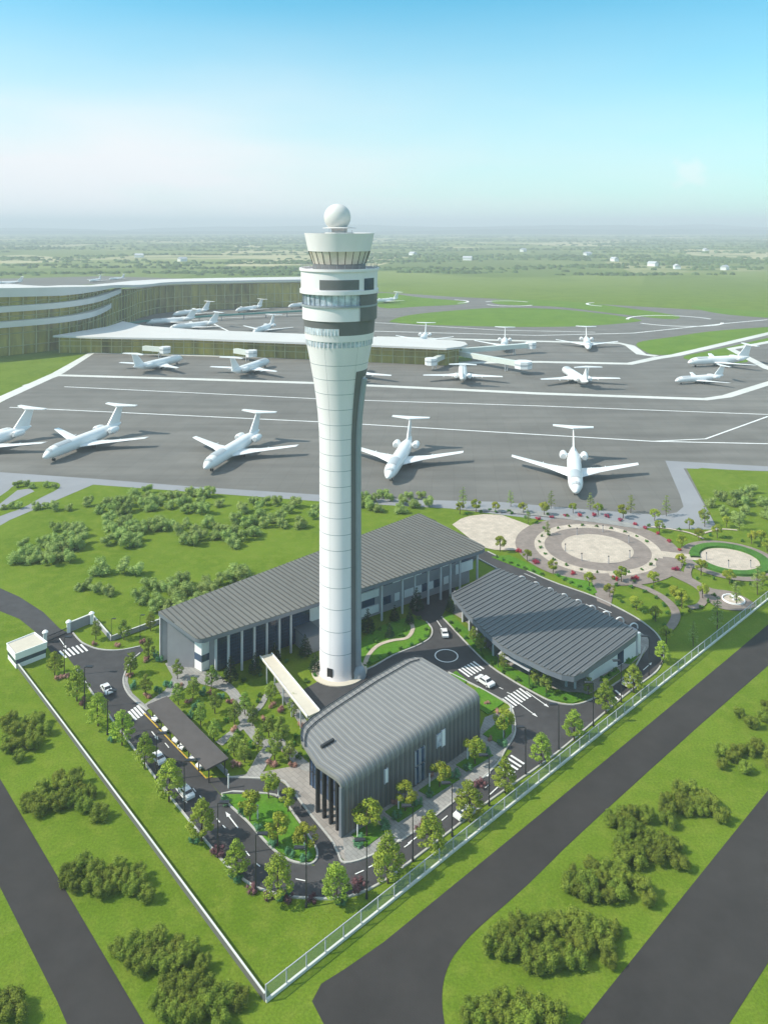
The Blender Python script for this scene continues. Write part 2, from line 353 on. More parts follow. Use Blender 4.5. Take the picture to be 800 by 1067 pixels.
M['car_glass'] = mat('car_glass', (.015, .018, .022), .05, .9)
M['fence_glass'] = mat('fence_glass', (.36, .42, .38), .1, .5, alpha=.24)
M['trunk'] = mat('bark', (.10, .078, .055), .9, .1, var=.3, vscale=3)
def leafmat(name, a, b, ov=.2, vs=1.3):
    m = mat(name, a, .75, .18, var=.001, vscale=vs, var2=b, objvar=ov, detail=3)
    m.node_tree.nodes['Mix'].inputs[6].default_value = (*a, 1)
    bs = m.node_tree.nodes['Principled BSDF']; bs.inputs['Subsurface Weight'].default_value = 0
    t = m.node_tree; tr = t.nodes.new('ShaderNodeBsdfTranslucent'); mx = t.nodes.new('ShaderNodeMixShader'); mx.inputs[0].default_value = .22
    out = t.nodes['Material Output']; src = bs.inputs['Base Color'].links[0].from_socket
    t.links.new(src, tr.inputs['Color']); t.links.new(bs.outputs[0], mx.inputs[1]); t.links.new(tr.outputs[0], mx.inputs[2]); t.links.new(mx.outputs[0], out.inputs['Surface'])
    return m
M['leaf_street'] = leafmat('leaf_street', (.17, .25, .030), (.40, .50, .06))
M['leaf_garden'] = leafmat('leaf_garden', (.14, .23, .035), (.34, .42, .07), .25)
M['leaf_orna'] = leafmat('leaf_ornamental', (.15, .25, .025), (.46, .46, .05), .2, 2.2)
M['leaf_dark'] = leafmat('leaf_conifer', (.012, .04, .018), (.03, .075, .025), .2)
M['leaf_pale'] = leafmat('leaf_pale', (.18, .25, .06), (.36, .42, .12), .2)
M['leaf_field'] = leafmat('leaf_field', (.22, .31, .07), (.40, .50, .15), .14, .6)
M['leaf_front'] = leafmat('leaf_front', (.13, .18, .02), (.26, .32, .04), .18, .8)
M['leaf_shrub'] = leafmat('leaf_shrub', (.05, .14, .02), (.11, .26, .04), .3, 2.5)
M['leaf_cyan'] = leafmat('leaf_bluish', (.06, .18, .08), (.16, .36, .18), .2, 2.5)
M['flower_pink'] = leafmat('flower_pink', (.33, .16, .13), (.52, .30, .24), .2, 3)
M['flower_red'] = leafmat('flower_red', (.30, .015, .04), (.55, .10, .16), .25, 3)
M['flower_plum'] = leafmat('flower_plum', (.11, .05, .06), (.24, .12, .13), .2, 3)
M['hill'] = mat('hill_green', (.05, .085, .05), .95, .05, var=.3, vscale=.003)
M['far_trees'] = mat('far_tree_green', (.085, .135, .045), .95, .05, var=.3, vscale=.01)

# ------------------------------------------------------------------ ground, aprons, roads (the setting)
def flat(name, pts, z, m, **kw):
    return MB().flat(pts, z).build(name, M[m], kind='structure', **kw)
gm = MB(); gx = [-9000, -3000, -800, 0, 800, 3000, 9000]; gy = [-300, 0, 150, 400, 1000, 3000, 7000, 12500]
vs = [(x, y, 0) for y in gy for x in gx]; n = len(gx)
gm.add(vs, [(j*n+i, j*n+i+1, (j+1)*n+i+1, (j+1)*n+i) for j in range(len(gy)-1) for i in range(n-1)])
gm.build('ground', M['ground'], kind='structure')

# hills on the horizon
hm = MB()
for (y0, hmax, sd_) in ((9000, 60, 1), (10800, 120, 2), (12000, 170, 3)):
    rr = random.Random(sd_); ph = [rr.uniform(0, 6.28) for _ in range(6)]; N = 90; rows = []
    for k, dy, f in ((0, -700, 0), (1, -250, .6), (2, 0, 1), (3, 300, .5)):
        for i in range(N+1):
            x = -8800+17600*i/N
            h = hmax*(.45+.25*sin(x/2600+ph[0])+.18*sin(x/1100+ph[1])+.09*sin(x/430+ph[2])+.03*sin(x/170+ph[3]))*f
            h *= 1.0 if sd_ != 3 else (.55+.45*min(1, max(0, (x+3000)/5000)))
            rows.append((x, y0+dy, max(0, h)-.5*(k == 0)))
    hm.add(rows, [(k*(N+1)+i, k*(N+1)+i+1, (k+1)*(N+1)+i+1, (k+1)*(N+1)+i) for k in range(3) for i in range(N)])
hm.build('hills', M['hill'], smooth=True, kind='structure')

apron_px = [(-420, 640), (0, 420), (95, 368), (100, 352), (60, 318), (60, 312), (330, 303), (390, 303.5), (470, 309), (560, 313), (800, 327), (1100, 346), (1400, 420), (1400, 520), (800, 487), (712, 482), (748, 552), (620, 548), (560, 540), (470, 529), (340, 522), (97, 504), (10, 541), (-200, 640)]
flat('apron', GL(apron_px), .02, 'apron')
flat('runway', GL([(-250, 297), (0, 290), (110, 287.5), (240, 291.5), (200, 294), (100, 296), (0, 300), (-250, 306)]), .03, 'apron')
flat('taxiway_shoulder', GL([(-420, 600), (-200, 478), (0, 492), (100, 499), (200, 507), (340, 516), (400, 520), (520, 523), (600, 530), (690, 537), (705, 534), (712, 528), (708, 515), (693, 480), (800, 486), (1300, 512), (1300, 525), (800, 491), (712, 488), (748, 552), (620, 549), (560, 541), (470, 530), (340, 523), (97, 505), (10, 542), (-160, 640), (-300, 680)]), .03, 'shoulder')
flat('grass_island', smooth_line(GL([(-60, 548), (0, 517), (17, 505), (40, 502), (60, 503), (61, 509), (42, 519), (22, 530), (0, 538), (-60, 565)]), 3, True), .05, 'ground')
flat('taxiway', GL([(-60, 556), (0, 525), (18, 511), (31, 509), (36, 512), (15, 522), (0, 530), (-60, 562)]), .06, 'shoulder')
for isl in ([(407, 334), (425, 328.5), (465, 324), (520, 320.5), (580, 322), (630, 327), (662, 332), (664, 335), (610, 339.5), (540, 340.5), (450, 338.5), (412, 336)],
            [(664, 357), (700, 351), (752, 344), (850, 338), (860, 341), (800, 347), (752, 358), (710, 368), (684, 369.5), (672, 366)],
            [(712, 371.5), (760, 361), (900, 330), (900, 340), (800, 356.5), (764, 364.5), (779, 375), (770, 378), (735, 377)],
            [(520, 312), (600, 314.5), (690, 326), (708, 331), (690, 332), (640, 326.5), (580, 319.5), (520, 317)],
            [(395, 305), (440, 310), (485, 314), (478, 317), (440, 319), (395, 320)],
            [(720, 318), (760, 322), (1000, 338), (1000, 341), (800, 331), (740, 325)]):
    flat('grass_island', smooth_line(GL(isl), 4, True), .06, 'lawn')
flat('grass_verge', GL([(98, 367), (200, 368.5), (330, 371.5), (395, 374), (480, 377), (492, 375), (488, 368), (100, 353)]), .06, 'lawn')
flat('grass_verge', smooth_line(GL([(722, 490), (800, 492), (1200, 512), (1500, 640), (1100, 700), (801, 622), (760, 560), (750, 551), (738, 523)]), 3, True), .07, 'ground')
# concrete edge strips and painted guide lines of the apron
cs = [([(-100, 468), (0, 416), (60, 389), (96, 367.5), (200, 370), (340, 373.5), (440, 378.5), (560, 377), (656, 379), (684, 373), (704, 370), (800, 347.5), (900, 325)], 7),
      ([(27, 402), (62, 391), (200, 395), (340, 399.5), (560, 410), (735, 416), (757, 413), (800, 399.5), (900, 370)], 5.5),
      ([(392, 351), (560, 355.5), (645, 357.5), (656, 360), (668, 369), (684, 371)], 7),
      ([(900, 334), (800, 356.5), (761, 363.5), (779, 373), (800, 384), (860, 400)], 6)]
zs_ = [.09]
def zn():
    zs_[0] += .004; return zs_[0]
for L_, wd in cs: MB().strip(GL(L_), wd, zn()).build('concrete_strip', M['concrete'], kind='structure')
for L_, wd in [([(67, 403), (340, 416), (560, 423), (800, 432), (1000, 440)], 1.1), ([(10, 424.5), (340, 440), (680, 460), (820, 463), (1000, 468)], 1.1),
               ([(680, 460), (735, 457.5), (800, 434)], 1.0), ([(390, 345), (560, 349.5), (660, 347), (760, 336.5), (800, 333)], 2.2),
               ([(390, 336), (520, 344), (620, 346)], 1.8), ([(200, 333), (300, 328), (330, 327)], 2), ([(222, 337), (240, 346), (262, 351)], 2),
               ([(0, 303), (1, 303)], 1)]:
    MB().strip(GL(L_), wd, zn()).build('guide_line', M['paint'], kind='structure')
for c, rx_, a0, a1 in [((702, 334), 42, .3, 2.9), ((702, 334), 42, 3.6, 5.9), ((530, 316), 30, 0.6, 2.5), ((530, 316), 30, 3.6, 5.6), ((468, 314), 22, -1.2, 1.2), ((632, 317), 22, 2, 4.2)]:
    cc = G(*c); MB().strip([(cc[0]+rx_*cos(t), cc[1]+rx_*1.0*sin(t)) for t in [a0+(a1-a0)*k/24 for k in range(25)]], 3, zn()).build('guide_line', M['paint'], kind='structure')

# roads outside the fence
flat('outer_road', smooth_line(GL([(325, 1044), (400, 982), (560, 851), (742, 700), (800, 651), (1000, 481), (1100, 396), (1120, 396), (1000, 525), (800, 694), (625, 850), (550, 922), (500, 966), (482, 985), (469, 1003), (461, 1030), (463, 1067), (480, 1130), (410, 1130)]), 3, True), .03, 'outer_road')
flat('outer_road', GL([(1262, 260), (800, 824), (605, 1067), (560, 1125), (715, 1125), (760, 1067), (1270, 262)]), .035, 'outer_road')
flat('outer_road', GL([(-322, 250), (0, 812), (150, 1067), (185, 1127), (95, 1127), (60, 1045), (0, 925), (-325, 262)]), .04, 'outer_road')

# roads of the site
zr = [.03]
def road(pts, m='road', name='road', smooth=0):
    zr[0] += .005; p = GL(pts)
    if smooth: p = smooth_line(p, smooth, True)
    return flat(name, p, zr[0], m)
outer = [(55, 665), (78, 695), (100, 728), (130, 768), (165, 815), (195, 853), (221, 885), (240, 906), (262, 923), (283, 931), (304, 935.5), (345, 937.5), (372, 932.6), (400, 919), (427, 899), (470, 866), (510, 835), (560, 800), (590, 777), (650, 726), (670, 711), (684, 700), (690, 690)]
road([(0, 613), (20, 622), (45, 638), (62, 655), (76, 662), (60, 690), (45, 668), (36, 658), (20, 645), (0, 637), (-60, 627), (-60, 606)])
road([(56, 662), (76, 658), (82, 666), (88, 671.5), (103, 677), (124, 678), (146, 674), (150, 678), (146, 681), (136, 690), (130.5, 701), (128.5, 712), (135, 725.5), (153, 741), (185, 778), (215, 811), (228, 827), (257, 857), (282, 884.5), (301, 897), (317, 901), (330, 903), (359, 900), (392, 890), (435, 865), (510, 805), (527, 790), (545, 770), (560, 740), (597, 735), (617, 729), (635, 717), (659, 699), (672, 680), (690, 684)] + outer[::-1])
road([(215, 811), (237, 810.5), (290, 813.5), (301, 821), (323, 849), (345, 876), (352, 890), (360, 900.5), (330, 904), (326, 901), (331, 893), (328.5, 882), (312, 857), (295, 835), (279, 828), (229, 827.5)])
road([(532, 737), (523, 730), (498, 716.5), (485, 710), (467, 701), (445, 735), (400, 760), (330, 745), (314, 720), (330, 711), (345, 706), (382, 698), (409, 683.5), (435, 673), (447, 666), (450, 656), (444, 648), (430, 640), (425, 625), (440, 610), (470, 600), (475, 615), (466, 632), (460, 643), (503, 688), (530, 707.5), (557, 723), (575, 731.5), (597, 735.5), (590, 755), (560, 790), (527, 781), (536, 766), (536, 750)])
road([(470, 568), (508, 575), (568, 603.5), (620, 622.5), (659, 642), (680, 657), (689, 669), (691, 684), (690, 692), (672, 690), (672, 675), (660, 663), (620, 645), (543, 606), (518, 594), (496, 582), (470, 612), (455, 606), (450, 590)])

# pavements and plazas
zp = [.075]
def pave(pts, m, smooth=0, name='pavement'):
    zp[0] += .005; p = GL(pts)
    if smooth: p = smooth_line(p, smooth, True)
    return flat(name, p, zp[0], m)
def path(pts, wd, m='pave_grey', name='path'):
    zp[0] += .005; p = smooth_line(GL(pts), 6); MB().strip(p, wd, zp[0]).build(name, M[m], kind='structure'); return p
pave([(237, 810), (290, 813.3), (301, 820.5), (323, 848.5), (345, 875.5), (352, 889.5), (360, 899.7), (375, 870), (330, 795), (300, 800), (268, 806)], 'pave_pink', name='plaza')
pave([(360, 899.5), (392, 889.6), (435, 864.7), (510, 804.7), (527, 780.5), (535, 767), (535.5, 751), (532, 738), (505, 748), (495, 775), (357, 872)], 'pave_grey')
pave([(172, 692), (190, 684), (206, 698), (228, 704), (240, 714), (236, 722), (226, 718), (205, 712), (196, 716), (176, 727), (158, 739), (153, 740), (150, 735), (172, 720), (180, 706)], 'pave_grey')
pave([(128.7, 706), (130, 702), (134, 702), (133, 711), (138, 723), (155, 738), (153, 740.6), (135, 725), (129, 712)], 'pave_grey')
path([(232, 712), (244, 724), (250, 738), (257, 755), (265, 766), (275, 775), (288, 772)], 2.0)
path([(288, 773), (276, 787), (269, 800), (262, 811)], 2.4)
path([(288, 772), (300, 782), (316, 798), (325, 800)], 2.0)
path([(228, 776), (238, 768), (254, 756)], 1.6)
path([(278, 724), (270, 738), (256, 748)], 1.1)
path([(290, 712), (300, 730), (312, 748), (320, 760)], 1.5)
# apron of paving round the right hall
pave([(471, 632), (487, 650), (523, 690), (552, 704), (566, 712), (583, 723), (600, 727), (618, 722), (640, 706), (668, 684), (676, 672), (668, 660), (620, 640), (540, 606), (518, 596)], 'pave_pink', 3)
# garden, right rear
pave([(471, 547), (480, 541), (489, 538), (505, 536), (523, 537), (550, 547), (559, 553), (569, 561), (569, 574), (577, 583), (545, 574), (516, 573.5), (500, 570)], 'pave_beige', name='terrace')
pc = G(622, 571.5)
flatc = lambda c, r, m, nm='plaza': (zp.__setitem__(0, zp[0]+.005), flat(nm, circle(c, r, 64), zp[0], m))
flatc(pc, 22.5, 'pave_brown'); 
flatc(pc, 17.2, 'pave_beige'); flatc(pc, 14.4, 'pave_brown'); flatc(pc, 9.7, 'pave_beige')
pave([(616, 598), (634, 598), (640, 612), (636, 633), (622, 627), (618, 612)], 'pave_brown')
pc2 = G(760, 583.7)
flatc(pc2, 12.6, 'pave_brown'); flatc(pc2, 10.2, 'bed', 'hedge_bed'); flatc(pc2, 7.4, 'pave_beige')
pave([(684, 574.5), (690, 575), (735, 580), (735, 585.5), (688, 580.5), (684, 580)], 'pave_beige')
pave([(686, 582), (700, 588), (712, 597), (728, 607), (742, 614), (762, 617), (781, 626), (786, 633), (770, 637), (748, 634), (735, 624), (722, 612), (700, 601), (684, 592)], 'pave_brown', 3)
fc = G(764, 626); flatc(fc, 2.6, 'pave_beige', 'fountain_basin_floor')
path([(732, 618), (733, 626), (728, 632), (718, 634)], 1.8, 'pave_brown')
path([(719, 589), (716, 597), (718, 606)], 1.8, 'pave_brown')
pathR = path([(632, 607), (650, 608), (668, 612), (687, 621), (700, 632), (704, 642), (700, 652), (694, 658)], 2.0, 'pave_brown')
path([(676, 549), (700, 552), (719, 556), (733, 562)], .8, 'pave_beige')
path([(733, 556), (750, 552), (768, 553)], .8, 'pave_beige')
pave([(470, 531), (520, 534), (560, 538), (620, 545), (668, 552), (660, 546), (600, 538), (540, 531)], 'pave_grey')

# green beds
zb = [.30]
def bed(pts, smooth=0, m='bed'):
    zb[0] += .004; p = GL(pts)
    if smooth: p = smooth_line(p, smooth, True)
    return MB().prism(p, .02, zb[0]-.13).build('planting_bed', M[m], kind='structure')
for b_ in ([(366, 871), (388, 857), (405, 866), (381, 884)], [(401, 847), (424, 832), (441, 841), (415, 858)], [(436, 825), (463, 806), (479, 813), (449, 832)],
           [(475, 798), (500, 782), (514, 788), (486, 805)], [(503, 766), (529, 745), (533, 753), (533, 764), (521, 777)], [(491, 722), (499, 717), (525, 733), (508, 745), (500, 740)],
           [(469, 704), (475, 700), (487, 710), (482, 716)]): bed(b_)
bed([(231, 829), (278, 829), (294, 836), (310, 858), (326.5, 882), (329, 893), (325, 899), (316, 900), (301, 895.5), (283, 883), (258, 856)])
bed([(462, 645), (474, 655), (505, 687), (531, 706), (558, 721.5), (575, 730), (597, 733.5), (617, 727), (607, 723), (590, 722), (571, 717), (552, 706), (522, 690), (490, 660), (470, 640)])
bed([(624, 711), (631, 704), (644, 698), (646, 701), (634, 709)]); bed([(650, 692), (657, 684), (664, 679), (667, 682), (657, 693)])
bed([(512, 581), (530, 579), (556, 590), (566, 598), (566, 601), (540, 592)])
bed([(576, 598), (590, 602), (616, 607), (622, 618), (618, 620), (596, 610)])
bed([(377, 697), (409, 682.5), (434, 672), (446, 665.5), (448.5, 655), (443, 649), (425, 644), (400, 652), (380, 664), (372, 680)])

zp[0] = max(zp[0], .32); path([(380, 694), (384, 684), (394, 674), (408, 669), (424, 666), (430, 657), (428, 650)], .9, 'pave_beige')
# kerbs
def kerb(pts, sm=4, closed=False, wd=.28):
    MB().strip(smooth_line(GL(pts), sm, closed), wd, .0, .20, closed).build('kerb', M['kerb'], kind='structure')
kerb(outer[1:]); kerb([(76, 660), (82, 667), (88, 671.5), (103, 677), (124, 678), (146, 674)])
kerb([(146, 681), (136, 690), (130.5, 701), (128.5, 712), (135, 725.5), (153, 741)])
kerb([(231, 828), (258, 857), (283, 884.5), (301, 897), (317, 901), (326, 900), (330.5, 893), (328, 882), (312, 857), (295, 835), (279, 828)], 3, True)
kerb([(237, 810.5), (290, 813.5), (301, 821), (323, 849), (345, 876), (352, 890), (360, 900), (392, 890), (435, 865), (510, 805), (527, 781), (536, 766), (536, 750), (532, 737), (523, 730), (498, 716.5), (485, 710), (467, 701)])
kerb([(460, 643), (503, 688), (530, 707.5), (557, 723), (575, 731.5), (597, 735), (617, 729), (635, 717), (659, 699), (672, 675)])
kerb([(508, 575), (568, 603.5), (620, 622.5), (659, 642), (680, 657), (689, 669), (691, 684), (688, 694)])
kerb([(496, 581), (518.5, 593), (543, 605)]); kerb([(345, 706), (382, 698), (409, 683.5), (435, 673), (448, 665), (450, 656), (444, 648)])
# markings
def mark(pts, wd, name='lane_marking', m='paint', z=.12): MB().strip(GL(pts), wd, z).build(name, M[m], kind='structure')
def crossing(a, b, wpx, n):
    """bars from a to b (the two ends of the row), each bar spanning vector wpx in pixels"""
    mb = MB()
    for k in range(n):
        t = (k+.0)/(n-1); x, y = a[0]+(b[0]-a[0])*t, a[1]+(b[1]-a[1])*t
        mb.strip([G(x, y), G(x+wpx[0], y+wpx[1])], .42, .125)
    mb.build('crosswalk', M['paint'], kind='structure')
crossing((62, 679), (84, 672), (7, 7), 6); crossing((134, 742), (143, 736), (8, 9), 4)
crossing((478, 698), (493, 690), (11, 8), 6); crossing((523, 729), (541, 718), (12, 9), 7)
crossing((519, 800), (532, 788), (14, 9), 5); crossing((632, 727), (641, 720), (8, 7), 3)
def arrow(a, b, w_=.3, head=True):
    A, B = G(*a), G(*b); dx, dy = B[0]-A[0], B[1]-A[1]; l = sqrt(dx*dx+dy*dy); ux, uy = dx/l, dy/l
    mb = MB().strip([A, (B[0]-ux*.8, B[1]-uy*.8)], w_*.6, .13)
    if head:
        c = (B[0]-ux*1.1, B[1]-uy*1.1); mb.flat([(c[0]-uy*.32, c[1]+ux*.32), (c[0]+uy*.32, c[1]-ux*.32), B], .134)
    mb.build('arrow_marking', M['paint'], kind='structure')
arrow((248, 864), (235, 847)); arrow((183, 822), (195, 838)); arrow((62, 666), (69, 676)); arrow((432, 868), (411, 880)); arrow((425, 880), (444, 866)); arrow((497, 816), (511, 806))
arrow((509, 830), (523, 817)); arrow((548, 721), (572, 738)); arrow((537, 731), (560, 748)); arrow((455, 647), (461, 656), .3, False); arrow((670, 699), (679, 691)); arrow((665, 704), (656, 711)); arrow((158, 763), (165, 772))
for a, b in [((201, 822), (204, 826)), ((208, 830), (212, 835)), ((226, 854), (229, 858)), ((232, 861), (235, 864)), ((256, 888), (260, 893)), ((266, 900), (271, 904)), ((308, 917), (318, 919)), ((370, 912), (379, 908)), ((384, 905), (392, 901)), ((421, 884), (428, 879)),
             ((460, 856), (466, 851)), ((505, 822), (510, 818)), ((548, 608-0), (552, 610)), ((610, 630-0), (616, 633)), ((520, 717), (524, 719)), ((528, 722), (532, 724)), ((623, 633), (637, 639)), ((546, 598), (558, 603)), ((172, 775), (176, 780))]:
    mark([a, b], .16)
ring = G(465, 684); MB().strip(circle(ring, 2.35, 40), .25, .13, None, True).build('roundabout_ring', M['paint'], kind='structure')
mark([(150, 744), (215, 812), (221, 810)], .22, 'parking_line', 'yellow', .135)

# ------------------------------------------------------------------ control tower
TX, TY = at_x(353.5, 156.3), 156.3
def zt(py): return 90-(py-235)/5.157
tw = empty('control_tower', (TX, TY, 0), label='tall white airport control tower with a pale radome ball on top', cat='control tower')
def viewang(px, r):   # azimuth (from +X) of the tower surface that faces the camera at pixel px
    s = max(-1, min(1, (px-353.5)/5.157/r)); return -pi/2+math.asin(s)
SH = [(4.35, 0), (4.0, 1.2), (4.0, zt(470)), (4.08, zt(450)), (4.35, zt(430)), (4.75, zt(412)), (5.2, zt(396)), (5.75, zt(380)), (6.25, zt(366)), (6.6, zt(357.5))]
MB().lathe(SH, 64).build('shaft', M['tower'], tw, True)
jm = MB()
for py in (372, 387, 402, 418, 434, 449, 465, 481, 497, 513, 529, 546, 562, 580, 600, 622, 645, 668):
    z = zt(py+4)
    r = next(r0+(r1-r0)*(z-z0)/(z1-z0) for (r0, z0), (r1, z1) in zip(SH, SH[1:]) if z0 <= z <= z1) if z < SH[-1][1] else 6.6
    jm.lathe([(r-.1, z-.05), (r+.012, z-.05), (r+.012, z+.05), (r-.1, z+.05)], 64)
for a in range(12):
    t = a*pi/3+.12
    for (r0, z0), (r1, z1) in zip(SH[1:], SH[2:]): jm.tube(((r0)*cos(t), (r0)*sin(t), z0), ((r1)*cos(t), (r1)*sin(t), z1), .014, n=4)
jm.build('panel_joint', M['tower_mid'], tw)
# dark recessed strip and grey service column on the right of the shaft
def patch(name, prof, a0, a1, m, parent=tw, dr=.03, n=24, **kw):
    pr = [(r+dr, z) for r, z in prof]; inn = [(r-.08, z) for r, z in prof]
    mb = MB(); mb.lathe(pr, n, a0=a0, a1=a1)
    mb.lathe([inn[0], pr[0]], n, a0=a0, a1=a1); mb.lathe([pr[-1], inn[-1]], n, a0=a0, a1=a1)
    for a in (a0, a1): mb.lathe(pr+inn[::-1], 1, a0=a, a1=a+.002)
    return mb.build(name, M[m], parent, True, **kw)
def shr(z):
    for (r0, z0), (r1, z1) in zip(SH, SH[1:]):
        if z0 <= z <= z1: return r0+(r1-r0)*(z-z0)/(z1-z0)
    return 6.6
def prof(z0, z1, k=10): return [(shr(z0+(z1-z0)*i/k), z0+(z1-z0)*i/k) for i in range(k+1)]
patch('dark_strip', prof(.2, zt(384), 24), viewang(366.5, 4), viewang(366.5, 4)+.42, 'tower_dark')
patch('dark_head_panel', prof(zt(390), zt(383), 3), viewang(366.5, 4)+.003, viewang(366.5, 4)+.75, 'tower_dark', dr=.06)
cm = MB()
for k in range(24):
    z0, z1 = .1+(zt(392)-.1)*k/24, .1+(zt(392)-.1)*(k+1)/24; a = viewang(373, 4.2)+.06
    for (za, zb_) in ((z0, z1),):
        r0, r1 = shr(za)+.05, shr(zb_)+.05; cm.tube((r0*cos(a), r0*sin(a), za), (r1*cos(a), r1*sin(a), zb_), .75, n=10)
cm.build('service_column', M['tower_mid'], tw, True)
MB().lathe([(5.6, -.02), (5.6, .22), (4.2, .24)], 48).build('plinth', M['beige'], tw)
dm = MB(); a = viewang(345, 4.0); dm.box((4.02*cos(a), 4.02*sin(a), .25), (.12, 1.2, 2.3), a, True); dm.build('door', M['dark'], tw)
cr = MB(); a2 = -.75
cr.lathe([(1.5, 0), (1.35, 1.2), (.8, 2.0), (.05, 2.3)], 16, c=(4.4*cos(a2+.3), 4.4*sin(a2+.3), 0)); cr.build('entrance_canopy', M['tower_mid'], tw, True)
# head of the tower, bottom to top
z352, z357, z345, z338, z331 = zt(351.5), zt(357.5), zt(345), zt(338), zt(331)
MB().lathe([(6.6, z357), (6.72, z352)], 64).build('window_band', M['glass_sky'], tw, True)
mm = MB()
for k in range(48):
    t = 2*pi*k/48; mm.box((6.7*cos(t), 6.7*sin(t), (z357+z352)/2), (.12, .14, z352-z357), t)
mm.build('mullions', M['tower'], tw)
MB().lathe([(6.5, z352), (6.85, z352), (7.0, z345)], 64).build('drum_lower', M['tower'], tw, True)
MB().lathe([(7.0, z345), (7.25, z331)], 64).build('dark_band', M['tower_dark'], tw, True)
patch('lower_window_strip', [(7.0, z345+.02), (7.12, z338)], viewang(319, 7.1), viewang(355, 7.1), 'glass_sky')
mm = MB()
for k in range(14):
    t = viewang(319, 7.1)+(viewang(355, 7.1)-viewang(319, 7.1))*k/13; mm.box((7.1*cos(t), 7.1*sin(t), (z345+z338)/2), (.1, .1, z338-z345), t)
mm.build('mullions', M['tower'], tw)
z317, z304, z300, z281 = zt(317), zt(304), zt(300), zt(281)
MB().lathe([(7.2, z331), (7.42, z331+.05), (7.45, z317)], 64).build('drum_middle', M['tower'], tw, True)
MB().lathe([(7.45, z317), (7.75, z317), (7.75, z317+.35), (7.45, z317+.35)], 64).build('balcony_rail', M['tower_mid'], tw)
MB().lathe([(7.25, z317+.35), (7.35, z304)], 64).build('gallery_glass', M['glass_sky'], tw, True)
mm = MB()
for k in range(36):
    t = 2*pi*k/36+.03; mm.box((7.4*cos(t), 7.4*sin(t), (z317+.35+z304)/2), (.1, .1, z304-z317-.35), t)
mm.build('mullions', M['tower_mid'], tw)
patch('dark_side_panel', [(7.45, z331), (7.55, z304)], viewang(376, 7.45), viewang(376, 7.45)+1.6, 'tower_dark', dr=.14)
MB().lathe([(7.3, z304), (7.95, z304), (7.95, z300), (7.7, z300), (7.75, z281), (8.05, z281), (8.05, z281+.5), (7.6, z281+.5), (7.6, z281+.1), (5.3, z281+.1)], 64).build('drum_upper', M['tower'], tw, True)
zz0, zz1 = zt(299), zt(289)
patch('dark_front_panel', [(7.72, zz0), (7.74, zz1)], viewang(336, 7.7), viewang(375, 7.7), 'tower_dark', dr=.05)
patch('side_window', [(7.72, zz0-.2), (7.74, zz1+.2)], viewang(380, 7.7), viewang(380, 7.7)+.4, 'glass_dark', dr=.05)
MB().lathe([(5.35, z281+.1), (5.35, zt(275)), (5.3, zt(274))], 48).build('cab_sill', M['tower_dark'], tw, True)
z27, z26 = zt(274), zt(261)
MB().lathe([(5.35, z27), (6.2, z26)], 24).build('cab_glass', M['glass_cab'], tw)
MB().lathe([(2.2, z281+.2), (2.2, z26)], 16).build('cab_core', M['beige'], tw)
mm = MB()
for k in range(24):
    t = 2*pi*k/24; mm.tube((5.38*cos(t), 5.38*sin(t), z27), (6.24*cos(t), 6.24*sin(t), z26), .07, n=5)
mm.build('mullions', M['dark'], tw)
z24 = zt(242.5)
MB().lathe([(.1, z26), (6.3, z26), (7.05, z24), (6.8, z24), (6.6, z24-.9), (.1, z24-.9)], 64).build('cab_parapet', M['tower'], tw, True)
MB().lathe([(2.9, z24-.9), (2.9, z24+.1), (1.6, z24+.15), (1.6, z24+.9), (3.4, z24+.95), (3.4, z24+1.05), (2.0, z24+1.25), (.1, z24+1.3)], 32).build('radome_base', M['radome'], tw, True)
MB().sphere((-.4, 0, zt(226)), 2.72, 18).build('radome', M['radome'], tw, True)
rm = MB().lathe([(7.6, z281+.5), (7.6, z281+1.45), (7.56, z281+1.45), (7.56, z281+.5)], 48)
mm = MB()
for k in range(32):
    t = 2*pi*k/32; mm.tube((7.7*cos(t), 7.7*sin(t), z281+.5), (7.7*cos(t), 7.7*sin(t), z281+1.3), .03, n=4)
for h_ in (.7, 1.0, 1.3): mm.lathe([(7.68, z281+h_), (7.72, z281+h_+.03)], 48)
mm.build('railing', M['tower_mid'], tw)
mm = MB()
for dx, h_ in ((1.2, 2.6), (-1.9, 1.9), (2.6, 1.6)): mm.tube((dx, -1.5, z24-.9), (dx, -1.5, z24+h_-1), .04, n=4)
mm.build('antenna', M['mid_grey'], tw)

# ------------------------------------------------------------------ ribs clipped to a roof polygon
def clip_lines(poly, d, step, off=0):
    nx, ny = -d[1], d[0]; ds = [p[0]*nx+p[1]*ny for p in poly]; out = []; s = min(ds)+step/2+off
    while s < max(ds):
        hits = []
        for i in range(len(poly)):
            a, b = poly[i], poly[(i+1) % len(poly)]; da, db = a[0]*nx+a[1]*ny-s, b[0]*nx+b[1]*ny-s
            if (da < 0) != (db < 0):
                t = da/(da-db); hits.append((a[0]+(b[0]-a[0])*t, a[1]+(b[1]-a[1])*t))
        hits.sort(key=lambda p: p[0]*d[0]+p[1]*d[1])
        for i in range(0, len(hits)-1, 2): out.append((hits[i], hits[i+1]))
        s += step
    return out
def unit(a, b):
    l = sqrt((b[0]-a[0])**2+(b[1]-a[1])**2); return ((b[0]-a[0])/l, (b[1]-a[1])/l)
def lerp(a, b, t): return tuple(a[i]+(b[i]-a[i])*t for i in range(len(a)))

